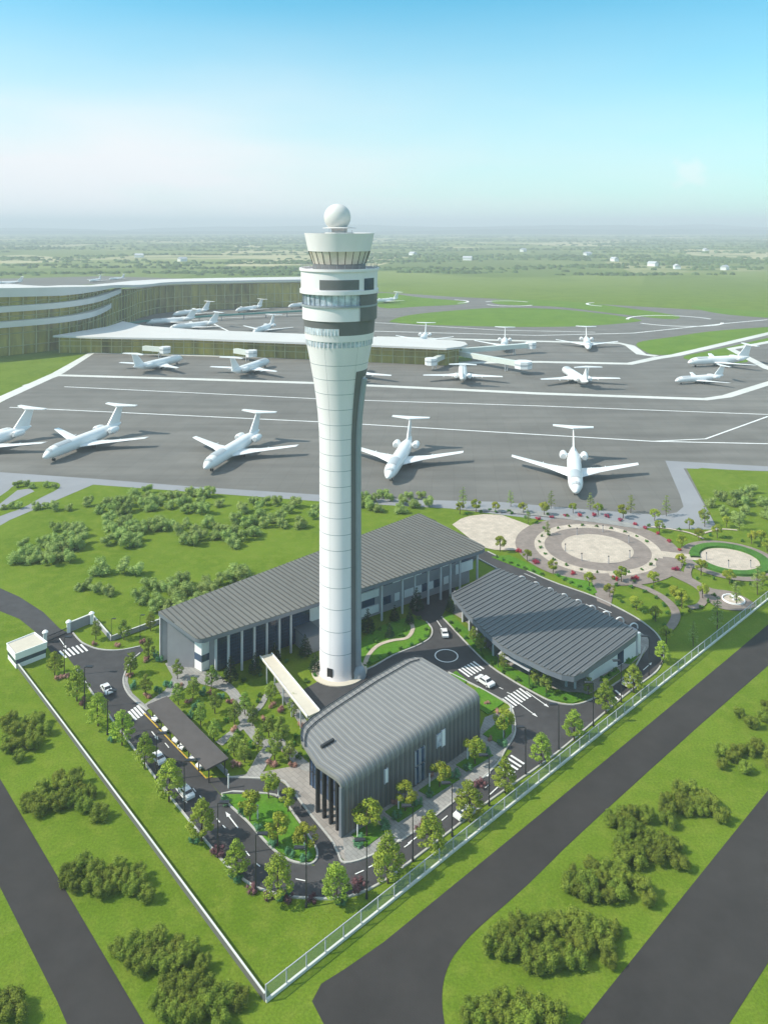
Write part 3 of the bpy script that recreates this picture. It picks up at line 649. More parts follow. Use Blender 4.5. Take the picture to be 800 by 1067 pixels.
# ------------------------------------------------------------------ main building
mb_ = empty('operations_building', (*G(225, 708), 0), label='long two-storey building with dark ribbed roof behind the tower', cat='building')
def local(o, pts):
    return [(p[0]-o.location[0], p[1]-o.location[1]) for p in pts]
ox, oy = mb_.location[0], mb_.location[1]
ZR = 10.3
rp = [P(207, 668, ZR)[:2], P(509, 571.5, ZR)[:2], P(437, 535, ZR)[:2], P(165, 638, ZR)[:2]]   # front-left, front-right, back-right, back-left
fl, fr, brr, bl = rp
# rounded right corner
def roundc(a, c, b, r=2.2, n=6):
    ua, ub = unit(c, a), unit(c, b); p, q = (c[0]+ua[0]*r, c[1]+ua[1]*r), (c[0]+ub[0]*r, c[1]+ub[1]*r)
    return [((1-t)**2*p[0]+2*t*(1-t)*c[0]+t*t*q[0], (1-t)**2*p[1]+2*t*(1-t)*c[1]+t*t*q[1]) for t in [k/n for k in range(n+1)]]
roofp = roundc(bl, fl, fr, 1.8)+roundc(fl, fr, brr, 2.6)+roundc(fr, brr, bl, 1)+[bl]
rl = [(x-ox, y-oy) for x, y in roofp]
MB().prism(rl, ZR-.75, ZR-.02).build('fascia', M['fascia'], mb_)
roofo = MB().prism([(p[0], p[1]) for p in rl], ZR-.02, ZR+.12).build('roof', M['roof'], mb_)
d = unit(fl, bl); d = unit((0, 0), (d[0]+unit(fr, brr)[0], d[1]+unit(fr, brr)[1]))
sm = MB()
for a, b in clip_lines(rl, d, 1.15): sm.strip([a, b], .16, ZR+.1, ZR+.26)
sm.build('roof_seams', M['seam'], roofo)
u = unit(fl, fr); nn = (u[1], -u[0])   # outward towards the viewer
def U(s, o_, z=None):   # s along facade from the column-line origin, o_ outward
    p = (u[0]*s+nn[0]*o_, u[1]*s+nn[1]*o_); return p if z is None else (*p, z)
LEN = sqrt((fr[0]-fl[0])**2+(fr[1]-fl[1])**2); rz = atan2(u[1], u[0])
s_of = lambda px, off=0: ((lambda A, k: (A))(*[None, None]))
def s_at(px, o_):   # distance along facade where it is seen at pixel column px
    # X = ox+u0 s+n0 o ; Y = oy+u1 s+n1 o ; X/Y = (px-400)/F
    k = (px-400)/F_PX; return (k*(oy+nn[1]*o_)-(ox+nn[0]*o_))/(u[0]-k*u[1])
def fbox(mb, s0, s1, o0, o1, z0, z1):
    a, b, c, e = U(s0, o0), U(s1, o0), U(s1, o1), U(s0, o1); mb.prism([a, b, c, e], z0, z1); return mb
WO = -3.0
sR = s_at(492, WO)
back = [(p[0]-ox, p[1]-oy) for p in (lerp(bl, fl, .12), lerp(brr, fr, .1))]
body = MB().prism([U(s_at(227, WO), WO), U(sR-1, WO), lerp(back[1], U(sR, WO), .12), lerp(back[0], U(0, WO), .10)], 0, ZR-.76)
body.build('wall', M['wall_grey'], mb_)
# left end fin wall and white office box
fm = MB(); s0 = s_at(166.5, -8.5)
e = local(mb_, [P(167, 690)[:2], P(189, 682.5)[:2]]); v = unit(e[0], e[1]); pn = (-v[1]*.5, v[0]*.5)
fm.prism([e[0], e[1], (e[1][0]+pn[0], e[1][1]+pn[1]), (e[0][0]+pn[0], e[0][1]+pn[1])], 0, ZR-.76)
bb = local(mb_, [bl])[0]; q2 = unit(e[0], bb)
fm.prism([e[0], (e[0][0]+v[0]*.5, e[0][1]+v[1]*.5), (bb[0]+v[0]*1.0, bb[1]+v[1]*1.0), (bb[0]+v[0]*.5, bb[1]+v[1]*.5)], 0.01, ZR-.77)
fm.build('end_wall', M['mid_grey'], mb_)
c = local(mb_, [P(188, 687.5)[:2], P(210, 700.5)[:2], P(224, 694.5)[:2]]); c.append((c[0][0]+c[2][0]-c[1][0], c[0][1]+c[2][1]-c[1][1]))
ww = MB().prism(c, .02, 8.4).build('corner_block', M['white'], mb_)
cx_ = sum(p[0] for p in c)/4; cy_ = sum(p[1] for p in c)/4
rb = [(cx_+(p[0]-cx_)*1.012, cy_+(p[1]-cy_)*1.012) for p in c]
MB().prism(rb, 1.9, 3.3).build('ribbon_window', M['glass_blue'], mb_)
MB().prism(rb, 6.9, 7.6).build('ribbon_window', M['glass_dark'], mb_)
# curtain wall between the columns
sA, sB = s_at(226, WO+.6), s_at(322, WO+.6)
gp = MB(); fbox(gp, sA, sB, WO, WO+.6, .2, ZR-1.0); gw = gp.build('curtain_wall', M['glass_dark'], mb_)
lm = MB()
for k in range(13):
    z = .8+k*.66; fbox(lm, sA, sB, WO+.6, WO+.72, z, z+.09)
ns = 40
for k in range(ns+1):
    s = sA+(sB-sA)*k/ns; fbox(lm, s-.05, s+.05, WO+.61, WO+.7, .2, ZR-1.0)
lm.build('louvres', M['glass_blue'], gw)
for px in (225, 238, 252, 265, 278, 291, 303, 397.5, 419, 432, 446, 459, 469, 479, 497):
    s = s_at(px, 0); wdt = .2
    mb = MB(); fbox(mb, s-wdt, s+wdt, -.2, .2, 0, ZR-.77); mb.build('column', M['column'], mb_)
tr = MB(); fbox(tr, sA, sB, WO+.62, WO+1.1, ZR-1.6, ZR-1.05); tr.build('white_beam', M['white'], mb_)
# right half: rows of white panels and blue windows
def panel(px0, px1, z0, z1, m, name, dr=.12):
    mb = MB(); fbox(mb, s_at(px0, WO), s_at(px1, WO), WO-.2, WO+dr, z0, z1); return mb.build(name, M[m], mb_)
for (z0, z1) in ((6.1, 7.9), (1.7, 3.5)):
    seq = [(399, 409, 'w'), (409, 417, 'p'), (420.5, 431.5, 'p'), (433, 439, 'p'), (439, 445, 'w'), (449, 458, 'w'), (461, 467, 'p'), (470, 474, 'w')]
    if z0 < 5: seq = [(399, 407, 'w'), (411, 416, 'p'), (421, 431, 'p'), (433, 439, 'p'), (439, 445, 'w'), (447, 451, 'p'), (452, 458, 'w'), (462, 467, 'p')]
    for a, b, k in seq: panel(a, b, z0, z1, 'glass_blue' if k == 'w' else 'white', 'window' if k == 'w' else 'wall_panel')
for z0, z1 in ((8.0, 9.2), (4.3, 6.1), (.7, 2.4)): panel(372, 394, z0, z1, 'white', 'wall_panel', .3)
for z0, z1 in ((6.2, 7.9), (2.6, 4.2)): panel(377, 390, z0, z1, 'glass_blue', 'window')
for z0, z1 in ((6.8, 9.4), (3.2, 5.6)): panel(474, 492, z0, z1, 'white', 'wall_panel', .2)
panel(481, 491, 5.75, 6.7, 'glass_blue', 'window')
for z0, z1 in ((7.6, 9.2), (3.6, 6.4)): panel(322, 340, z0, z1, 'white', 'wall_panel', .3)
panel(322, 336, 6.5, 7.5, 'glass_dark', 'window')
mb = MB(); fbox(mb, s_at(318, 2), s_at(334, 2), WO+.35, 2.6, 0, 3.6); ent = mb.build('entrance_block', M['wall_grey'], mb_)
mb = MB(); fbox(mb, s_at(317, 2.2), s_at(335, 2.2), WO+.36, 3.0, 3.6, 3.9); mb.build('canopy', M['fascia'], ent)

# ------------------------------------------------------------------ curved front hall
h0, h1 = G(357, 873), G(500, 772)
hu = unit(h0, h1); hn = (-hu[1], hu[0]); HL = sqrt((h1[0]-h0[0])**2+(h1[1]-h0[1])**2); HW = 13.2   # hn points to the back
hall = empty('conference_hall', (*h0, 0), label='grey ribbed hall with rounded roof edge in the front corner', cat='building')
def H(s, t): return (hu[0]*s+hn[0]*t, hu[1]*s+hn[1]*t)
R_ = 1.5; ZT = 7.1
pr = [(0, 0), (0, ZT)]+[(R_-R_*cos(k*pi/2/8), ZT+R_*.85*sin(k*pi/2/8)) for k in range(1, 9)]
zt_ = pr[-1][1]
pr += [(5, zt_+.25), (9, zt_+.4), (HW, zt_+.45)]
def hall_shell(off, s0, s1, t_end=None, t_start=0):
    return [(t, z) for t, z in pr]
# outer skin; the back edge bulges, the left end sweeps out to a rounded tip
def interp(T, x):
    if x <= T[0][0]: return T[0][1]
    for (a, b), (c, d) in zip(T, T[1:]):
        if x <= c: return b+(d-b)*(x-a)/(c-a)
    return T[-1][1]
def backedge(s):   # t of the back edge at distance s
    return interp([(-1, 10.1), (.36, 10.5), (1.3, 12), (2.7, 13.3), (5, 14), (9.6, 14.7), (20, 15.6), (28.5, 15.8), (30.3, 15.2), (31.6, 13.8)], s)
SL = -1.2     # the roof reaches out past the end glazing
NS = 60; vs = []; fs = []; rows = []
def left_end(t):   # where the left rim lies for a given t (roof sweeps outwards to the back)
    t = t if t < 5 else 5+(t-5)*5.5/(HW-5)
    return interp([(0, -.2), (4.9, -1), (7.25, -.5), (10.5, .36)], t)
def skin(off):
    out = []
    for i in range(NS+1):
        row = []
        f = i/NS
        for (t, z) in pr:
            s = left_end(t)+(HL-left_end(t))*f; te = backedge(max(0, s))
            tt = t if t <= 5 else 5+(t-5)*(te-5)/(HW-5)
            p = H(s, tt); row.append((p[0], p[1], z-off))
        out.append(row)
    return out
A = skin(0); B = skin(.45); mb = MB(); K = len(pr)
vs = [p for r in A for p in r]+[p for r in B for p in r]; NB = (NS+1)*K; fs = []
for i in range(NS):
    for j in range(K-1):
        a = i*K+j; fs.append((a, a+K, a+K+1, a+1)); fs.append((NB+a, NB+a+1, NB+a+K+1, NB+a+K))
for i in (0, NS):
    for j in range(1, K-1):
        a = i*K+j; fs.append((a, a+1, NB+a+1, NB+a))
for i in range(NS):
    a = i*K+K-1; fs.append((a, a+K, NB+a+K, NB+a))
mb.add(vs, fs); shell = mb.build('roof_shell', M['roof_hall'], hall, True)
sm = MB(); sm2 = MB()
for i in range(1, NS):
    row = A[i]
    tgt = sm if i % 2 else sm2; dd = (hn[0], hn[1])
    for j in range(K-1):
        p, q = row[j], row[j+1]; wv = (hu[0]*.05, hu[1]*.05)
        def nrm(j):
            a_, b_ = pr[max(0, j-1)], pr[min(K-1, j+1)]; dt, dz = b_[0]-a_[0], b_[1]-a_[1]; l = sqrt(dt*dt+dz*dz); return (-dz/l, dt/l)
        n0, n1 = nrm(j), nrm(j+1); hgt = .07 if i % 2 else .04
        v8 = []
        for (pp, n_) in ((p, n0), (q, n1)):
            for sg in (-1, 1):
                v8.append((pp[0]+sg*wv[0], pp[1]+sg*wv[1], pp[2])); v8.append((pp[0]+sg*wv[0]+hn[0]*n_[0]*hgt, pp[1]+sg*wv[1]+hn[1]*n_[0]*hgt, pp[2]+n_[1]*hgt))
        tgt.add(v8, [(0, 1, 5, 4), (2, 6, 7, 3), (1, 3, 7, 5)])
sm.build('roof_ribs', M['hall_rib'], shell); sm2.build('roof_ribs', M['seam_pale'], shell)
# dark gutter line along the back and safety rail line
gt = MB()
for inset in (.1, 1.5):
    pts = []
    for i in range(0, NS+1):
        if inset > 1 and i > NS-2: continue
        q = A[i][K-1]; q0 = A[i][K-2]; l = sqrt((q[0]-q0[0])**2+(q[1]-q0[1])**2); pts.append(lerp(q, q0, inset/l))
    for k in range(len(pts)-1):
        gt.tube((pts[k][0], pts[k][1], pts[k][2]+.2), (pts[k+1][0], pts[k+1][1], pts[k+1][2]+.2), .1, n=5)
gt.build('roof_rail', M['dark'], hall)
mb = MB(); mb.prism([H(1.8, 7.1), H(4.3, 7.1), H(4.3, 7.5), H(1.8, 7.5)], zt_+.3, zt_+.75)
mb.build('roof_vent', M['dark'], hall)
# walls behind the skin
MB().prism([H(3.2, 2.9), H(HL-.25, 2.9), H(HL-.25, HW-2.4), H(3.2, HW-1.2)], 0, zt_-.42).build('wall', M['wall_grey'], hall)
gw = MB().prism([H(3.0, 2.7), H(3.2, 2.7), H(3.2, HW-1.5), H(3.0, HW-1.5)], .1, zt_-.4).build('end_glazing', M['glass_blue'], hall)
mm = MB()
for k in range(12):
    t = 2.8+k*.8; mm.prism([H(2.9, t), H(3.0, t), H(3.0, t+.1), H(2.9, t+.1)], .1, zt_-.4)
for z in (2.4, 4.8, 7): mm.prism([H(2.92, 2.8), H(2.99, 2.8), H(2.99, HW-1.6), H(2.92, HW-1.6)], z, z+.1)
mm.build('mullions', M['dark'], gw)
for t in (1.6, 3.2, 4.8, 6.4):
    mb = MB(); mb.prism([H(.1, t-.16), H(.75, t-.16), H(.75, t+.16), H(.1, t+.16)], 0, zt_-.45); mb.build('column', M['dark'], hall)
ef = MB(); ef.prism([H(-.3, -.03), H(.15, -.03), H(.15, .5), H(-.3, .5)], 0, ZT+.2); ef.build('corner_pier', M['fascia'], hall)
# windows in the ribbed front
def hs(px):
    k = (px-400)/F_PX; return (k*h0[1]-h0[0])/(hu[0]-k*hu[1])
for a, b, z0, z1, m in ((400.5, 403, 3.9, 5.9, 'white'), (432.5, 435.5, 3.4, 5.6, 'glass_blue'), (437.5, 441, 3.4, 5.6, 'glass_blue'), (432.5, 435.5, .5, 2.9, 'glass_blue'), (437.5, 441, .5, 2.9, 'glass_blue'),
                        (454.5, 458.5, 4.0, 6.0, 'glass_sky'), (459.5, 462.5, 3.6, 6.2, 'white')):
    mb = MB(); mb.prism([H(hs(a), -.22), H(hs(b), -.22), H(hs(b), .1), H(hs(a), .1)], z0, z1); wo_ = mb.build('window', M[m], hall)
    fm = MB(); mb2 = [(hs(a)-.12, hs(a), z0-.1, z1+.1), (hs(b), hs(b)+.12, z0-.1, z1+.1)]
    for sa, sb, za, zb_ in mb2: fm.prism([H(sa, -.25), H(sb, -.25), H(sb, .1), H(sa, .1)], za, zb_)
    fm.build('frame', M['mid_grey'], wo_)

# ------------------------------------------------------------------ right hall with the pointed roof
ZH = 5.6
rh = [(470.5, 619.5), (518, 592), (545, 603), (600, 626.5), (640, 645), (664, 658.5), (662, 663), (640, 679), (620, 692), (608, 701), (598, 705.5), (585, 703.5), (568, 697), (552, 689), (537, 682), (523, 674), (505, 658), (487, 640), (478, 629)]
rpts = [P(x, y, ZH)[:2] for x, y in rh]
dh = empty('dining_hall', (*G(560, 690), 0), label='low hall with ribbed grey roof and white end wall on the right', cat='building')
L3 = local(dh, rpts)
zs = []
for (x, y) in rpts: zs.append(ZH)
MB().prism(L3, ZH-1.0, ZH-.05).build('fascia', M['fascia'], dh)
r3 = MB().prism(L3, ZH-.05, ZH+.1).build('roof', M['roof2'], dh)
sm = MB(); dA = unit((0, 0), (890, 806)); sm2 = MB()
dA = unit((L3[9][0], L3[9][1]), (L3[5][0], L3[5][1]))
for a, b in clip_lines(L3, dA, 1.25): sm.strip([a, b], .34, ZH+.08, ZH+.28)
sm.build('roof_ribs', M['roof2'], r3)
for a, b in clip_lines(L3, dA, 1.25, .3): sm2.strip([a, b], .14, ZH+.08, ZH+.2)
sm2.build('roof_seams', M['seam'], r3)
wl = local(dh, [P(x, y)[:2] for x, y in ((612, 709), (664, 680), (612, 655), (540, 622), (520, 628), (500, 640), (524, 668), (560, 690), (585, 703))])
MB().prism(wl, 0, ZH-.7).build('wall', M['wall_grey'], dh)
a, b = wl[0], wl[1]; v = unit(a, b); no = (v[1], -v[0])
def w3(f0, f1, o0, o1, z0, z1, m, name, par=dh):
    p, q = lerp(a, b, f0), lerp(a, b, f1)
    return MB().prism([(p[0]+no[0]*o0, p[1]+no[1]*o0), (q[0]+no[0]*o0, q[1]+no[1]*o0), (q[0]+no[0]*o1, q[1]+no[1]*o1), (p[0]+no[0]*o1, p[1]+no[1]*o1)], z0, z1).build(name, M[m], par)
w3(-.03, 1.0, 0, .8, .02, ZH-1.02, 'white', 'white_end_wall'); w3(.52, .64, .8, .86, .3, 3.6, 'glass_dark', 'window'); w3(.9, .93, .8, .95, .05, ZH-1.05, 'mid_grey', 'pier')

# colonnade along the pointed side
for px, py in ((474, 638), (482, 648), (489, 657), (497, 667), (505, 676), (514, 684), (590, 716), (599, 718)):
    p = local(dh, [G(px, py)])[0]; MB().box((p[0], p[1], 0), (.35, .35, ZH-.7), .8, True).build('column', M['column'], dh)
for i, (px, py) in enumerate(((482, 648), (489, 657), (497, 667), (505, 676), (514, 684))):
    p = local(dh, [G(px, py)])[0]; MB().box((p[0]+1.3*dA[0], p[1]+1.3*dA[1], 0), (2.6, .25, 2.6), atan2(dA[1], dA[0]), True).build('portal_frame', M['wall_grey'], dh)
cp = local(dh, [P(x, y, 3.0)[:2] for x, y in ((524, 676), (557, 693), (551, 699), (519, 681))])
MB().prism(cp, 2.8, 3.0).build('canopy', M['column'], dh)
for q in cp[2:]: MB().tube((q[0], q[1], 0), (q[0], q[1], 2.8), .08).build('canopy_post', M['dark'], dh)
# hoops behind the hall
gaps = [(543+k*14.6, 604.8+k*6.2) for k in range(9)]
hoop = MB()
for k in range(9):
    t0, t1 = pi*k/9, pi*(k+1)/9; hoop.tube((cos(t0)*.95, 0, sin(t0)*.9+.25), (cos(t1)*.95, 0, sin(t1)*.9+.25), .13, n=6)
for sx in (-.95, .95): hoop.tube((sx, 0, 0), (sx, 0, .27), .13, n=6)
hp = hoop.build('bicycle_hoop', M['white'], None, True)
for i, (px, py) in enumerate(gaps):
    p = P(px, py, .3); inst(hp, (p[0], p[1], 0.02), .3, 1.15, label=f'{nth(i)} small white hoop from the left behind the right hall roof', cat='hoop', group='white hoops along the rear service road')

# ------------------------------------------------------------------ shelter, bridge, gatehouse, walls
ca = empty('carport', (*G(195, 790), 0), label='long flat dark carport roof over the row of parked cars', cat='carport')
zc = 3.0
rc = local(ca, [P(153, 734.5, zc)[:2], P(174, 725.5, zc)[:2], P(238, 790, zc)[:2], P(215, 802, zc)[:2]])
MB().prism(rc, zc-.25, zc).build('roof', M['shelter'], ca)
for i in range(7):
    f = .03+i*.156
    for (p, q), e in (((rc[0], rc[3]), .22), ((rc[1], rc[2]), .06)):
        c0 = lerp(p, q, f); opp = lerp(rc[1], rc[2], f) if e == .22 else lerp(rc[0], rc[3], f); c1 = lerp(c0, opp, e)
        MB().box((c1[0], c1[1], 0), (.16, .16, zc-.25), .8, True).build('post', M['dark'], ca)
a_, b_ = lerp(rc[1], rc[0], .05), lerp(rc[2], rc[3], .05)
MB().strip([a_, b_], .15, 0, 1.0).build('rear_wall', M['wall_grey'], ca)

br = empty('covered_walkway', (*G(300, 735), 0), label='beige raised walkway linking the long building to the front hall', cat='footbridge')
zbz = 4.2
bp_ = local(br, [P(271, 684, zbz)[:2], P(283, 681, zbz)[:2], P(333, 741, zbz)[:2], P(320, 747, zbz)[:2]])
MB().prism(bp_, zbz-.35, zbz).build('deck', M['beige'], br)
for p, q in ((bp_[0], bp_[3]), (bp_[1], bp_[2])): MB().strip([p, q], .12, zbz-.02, zbz+.22).build('parapet', M['white'], br)
for f in (.12, .3, .48, .66, .84):
    for e in (.15, .85):
        c1 = lerp(lerp(bp_[0], bp_[3], f), lerp(bp_[1], bp_[2], f), e); MB().tube((c1[0], c1[1], 0), (c1[0], c1[1], zbz-.35), .13, n=8).build('post', M['column'], br)

gh = empty('gatehouse', (*G(28, 688), 0), label='small white flat-roofed gatehouse at the left entrance', cat='gatehouse')
zg = 3.1
q = [P(7, 671, zg)[:2], P(36, 659.5, zg)[:2], P(49, 669.5, zg)[:2], P(16, 682, zg)[:2]]; q = local(gh, q); cx_, cy_ = sum(p[0] for p in q)/4, sum(p[1] for p in q)/4
sh = lambda k: [(cx_+(p[0]-cx_)*k, cy_+(p[1]-cy_)*k) for p in q]
MB().prism(sh(.94), 0, 1.9).build('wall', M['white'], gh); MB().prism(sh(1.0), 1.9, zg-.1).build('fascia', M['white'], gh)
MB().prism(sh(.92), zg-.1, zg-.02).build('roof', M['beige'], gh)
MB().strip(q, .2, zg-.1, zg+.15, True).build('parapet', M['white'], gh)
MB().prism(sh(.95), .95, 1.75).build('window', M['glass_dark'], gh)

def wall(name, pts, wd, h, m, label, cat='wall', base=None, **kw):
    o = empty(name, (*G(*pts[0]), 0), label=label, cat=cat, **kw); L = local(o, GL(pts))
    MB().strip(L, wd, 0, h).build('wall_body', M[m], o); MB().strip(L, wd+.06, h, h+.1).build('coping', M['concrete'], o); return o
wall('boundary_wall', [(14, 690), (60, 751), (150, 872), (276, 1044)], .16, .9, 'tower_dark', 'long low wall with white coping along the left lawn edge')  # dark body colour stands in for shade on the side facing the camera
wall('garden_wall', [(96, 645), (116, 668), (166, 650)], .3, 1.0, 'wall_grey', 'low angled wall behind the lamp posts by the left gate')
wall('gate_wall', [(73, 658), (95, 649)], .4, 2.0, 'wall_grey', 'short grey wall between two white gate piers')
for i, (px, py) in enumerate(((47, 670), (71.5, 659), (95.5, 650))):
    o = empty('gate_pier', (*G(px, py), 0), label=('white rounded gate pier next to the gatehouse', 'white gate pier right of the entrance road', 'white end pier of the short grey gate wall')[i], cat='gate pier', group='white piers at the entrance gate')
    MB().box((0, 0, 0), (.7, .7, 2.2), .5, True).build('pier_body', M['white'], o); MB().lathe([(.62, 2.2), (.62, 2.4), (.3, 2.7), (.02, 2.78)], 12).build('cap', M['white'], o, True)
sg = empty('sliding_gate', (*G(50, 668), 0), label='dark low sliding gate across the left entrance road', cat='gate'); L = local(sg, GL([(49, 669), (70, 660)]))
MB().strip(L, .12, 1.1, 1.25).build('rail', M['dark'], sg); MB().strip(L, .12, .1, .25).build('rail', M['dark'], sg); bm_ = MB()
for x, y, t in along(L, .28): bm_.box((x, y, .2), (.06, .06, .95), t, True)
bm_.build('bars', M['dark'], sg)

# glass perimeter fence on the right
fe = empty('glass_fence', (*G(277, 1045), 0), label='glass panel fence on a white kerb along the right side of the site', cat='fence')
FL = local(fe, GL([(277, 1045), (370, 970.5), (500, 866), (625, 765.5), (800, 625), (860, 577)]))
MB().strip(FL, .28, 0, .32).build('base_kerb', M['concrete'], fe); MB().strip(FL, .03, .5, 2.0).build('glass_panel', M['fence_glass'], fe)
MB().strip(FL, .09, 2.0, 2.09).build('top_rail', M['mid_grey'], fe)
for x, y, t in along(FL, 2.9): MB().box((x, y, .4), (.12, .12, 1.72), t, True).build('post', M['mid_grey'], fe)

# ------------------------------------------------------------------ terminal and pier
te = empty('terminal_building', (*G(60, 364), 0), label='curved glass terminal with white sweeping bands at the far left', cat='terminal')
fpx = [(-170, 384), (-80, 378.5), (0, 371), (60, 364), (92, 356), (116, 345), (136, 336), (150, 330), (190, 324), (330, 318.5)]
zroof = [50, 49, 47.3, 45.6, 43, 39.5, 35, 32.4, 31.5, 30.3]
fw = GL(fpx); fine = smooth_line(fw, 6); zf = [p[1] for p in smooth_line([(i, z) for i, z in enumerate(zroof)], 6)]
def offs(pts, o_):
    out = []
    for i in range(len(pts)):
        a, b = pts[max(i-1, 0)], pts[min(i+1, len(pts)-1)]; v = unit(a, b); out.append((pts[i][0]+v[1]*o_, pts[i][1]-v[0]*o_))
    return out
def tband(i0, i1, o_out, o_in, zt0, zt1, m, name, par=te, taper=True):
    """slab following the facade from sample i0 to i1"""
    seg = fine[i0:i1+1]; n = len(seg); mb = MB(); outp = []; inp = offs(seg, -o_in)
    for k, (p, _) in enumerate(zip(seg, seg)):
        f = 1 if not taper else min(1, (n-1-k)/7+.02); outp.append(None)
    oo = offs(seg, 1.0)
    for k in range(n):
        f = 1 if not taper else min(1, ((n-1-k)/7)**.7+.02); outp[k] = (seg[k][0]+(oo[k][0]-seg[k][0])*o_out*f, seg[k][1]+(oo[k][1]-seg[k][1])*o_out*f)
    poly = local(te, outp+inp[::-1]); za = [(zt0(i0+k) if callable(zt0) else zt0) for k in range(n)]; zb_ = [(zt1(i0+k) if callable(zt1) else zt1) for k in range(n)]
    mb = MB(); vs = [(p[0], p[1], z) for p, z in zip(poly[:n], za)]+[(p[0], p[1], z) for p, z in zip(poly[n:][::-1], za)]+[(p[0], p[1], z) for p, z in zip(poly[:n], zb_)]+[(p[0], p[1], z) for p, z in zip(poly[n:][::-1], zb_)]
    fs = []
    for k in range(n-1): fs += [(k, k+1, 2*n+k+1, 2*n+k), (2*n+k, 2*n+k+1, 3*n+k+1, 3*n+k), (k+1, k, n+k, n+k+1), (n+k+1, n+k, 3*n+k, 3*n+k+1)]
    fs += [(0, 2*n, 3*n, n), (n-1, 2*n-1, 4*n-1, 3*n-1)]
    mb.add(vs, fs); return mb.build(name, M[m], par, True)
E = len(fine)-1
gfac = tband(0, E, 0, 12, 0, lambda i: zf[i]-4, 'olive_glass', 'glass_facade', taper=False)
thick = lambda i: zf[i]-(6.2 if i < 18 else max(2.4, 6.2-(i-18)*.35))
tband(0, E, 5, 42, thick, lambda i: zf[i], 'terminal', 'roof', taper=False)
tband(0, 33, 6, 4, 30.6, 34.6, 'terminal', 'floor_band'); tband(0, 30, 7, 4, 20.2, 24.2, 'terminal', 'floor_band')
mm = MB()
for x, y, t in along(local(te, offs(fine, .5)), 9.0):
    i = min(range(len(fine)), key=lambda k: (fine[k][0]-te.location[0]-x)**2+(fine[k][1]-te.location[1]-y)**2); MB().box((x, y, 0), (.7, .8, zf[i]-4.5), t, True).build('mullion', M['olive_trim'], gfac)
for z in (6, 15, 27, 37):
    fb = MB()
    for k in range(E-1):
        if zf[k] > z+5: p, q = local(te, offs(fine, .35))[k:k+2]; fb.tube((*p, z), (*q, z), .35, n=4)
    fb.build('transom', M['olive_trim'], gfac)
pz = 12.2
pr_px = [(55, 349.5), (100, 351), (200, 352.5), (310, 356.5), (395, 359.7), (465, 362.6), (480, 361), (487, 358.5), (484, 356), (470, 354.2), (395, 351), (300, 347), (200, 343), (150, 339), (128, 334.5), (112, 340)]
pi_ = empty('boarding_pier', (*G(300, 372), 0), label='long low glazed pier with pale flat roof behind the tower', cat='pier building')
PL = local(pi_, [P(x, y, pz)[:2] for x, y in pr_px])
MB().prism(PL, pz-1.2, pz).build('roof', M['terminal'], pi_)
gl = local(pi_, [P(x, y, pz)[:2] for x, y in [(62, 349.5), (100, 349.5), (200, 351), (310, 355), (395, 358.3), (464, 361), (478, 358.5), (470, 356), (395, 352.5), (300, 349), (200, 346), (150, 341), (130, 338)]])
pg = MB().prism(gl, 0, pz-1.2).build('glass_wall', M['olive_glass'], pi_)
mm = MB()
for x, y, t in along(gl[:7], 7.5): MB().box((x, y, 0), (.6, .9, pz-1.22), t, True).build('mullion', M['olive_trim'], pg)
for z in (4.6, 8.3): MB().strip(gl[:7], .9, z, z+.5).build('transom', M['olive_trim'], pg)
# boarding bridges: tunnel, cab, legs
def bridge(a, b, label, w_=3.4, cab=7, m='plane_pale'):
    A_, B_ = G(*a), G(*b); v = unit(A_, B_); o = empty('boarding_bridge', (*A_, 0), label=label, cat='boarding bridge', group='boarding bridges of the pier')
    bx = (B_[0]-A_[0], B_[1]-A_[1]); MB().strip([(0, 0), bx], w_, 4.2, 7.2).build('tunnel', M[m], o)
    t = atan2(v[1], v[0]); mb = MB(); mb.prism([(bx[0]+cab*.55*cos(t+k*pi/4+.39), bx[1]+cab*.55*sin(t+k*pi/4+.39)) for k in range(8)], 3.6, 7.8); mb.build('cab', M['plane'], o)
    MB().prism([(bx[0]+cab*.57*cos(t+k*pi/4+.39), bx[1]+cab*.57*sin(t+k*pi/4+.39)) for k in range(8)], 5.6, 6.6).build('cab_window', M['plane_grey'], o)
    c_ = (bx[0]*.75, bx[1]*.75)
    for e in (-1, 1): MB().tube((c_[0]-v[1]*e, c_[1]+v[0]*e, 0), (c_[0]-v[1]*e, c_[1]+v[0]*e, 4.2), .3).build('leg', M['plane_grey'], o)
bridge((478, 377), (545, 389.5), 'pale boarding bridge reaching right and ending in a large cab near the pier tip', cab=10)
bridge((480, 374), (553, 368), 'pale boarding bridge reaching far right to a small cab behind the pier tip', cab=7)
bridge((462, 380), (449, 386), 'short boarding bridge with blocky cab under the pier near its tip', cab=7)
bridge((150, 371), (172, 373), 'boarding bridge meeting the aircraft left of the tower near the terminal')
bridge((245, 374), (262, 377), 'boarding bridge meeting the aircraft just left of the tower')
cn = MB(); cn.strip(local(pi_, GL([(128, 345), (175, 341), (230, 337)])), 3, 3, 6); 
tc_ = empty('service_canopy', (*G(135, 340), 0), label='thin teal canopy line behind the curved terminal corner', cat='canopy')
MB().strip(local(tc_, GL([(118, 345), (150, 340), (225, 334), (330, 328)])), 3, 4.2, 5.6).build('roof', M['teal'], tc_)
for x, y, t in along(local(tc_, GL([(118, 345), (150, 340), (225, 334), (330, 328)])), 22): MB().tube((x, y, 0), (x, y, 4.2), .4).build('post', M['wall_grey'], tc_)

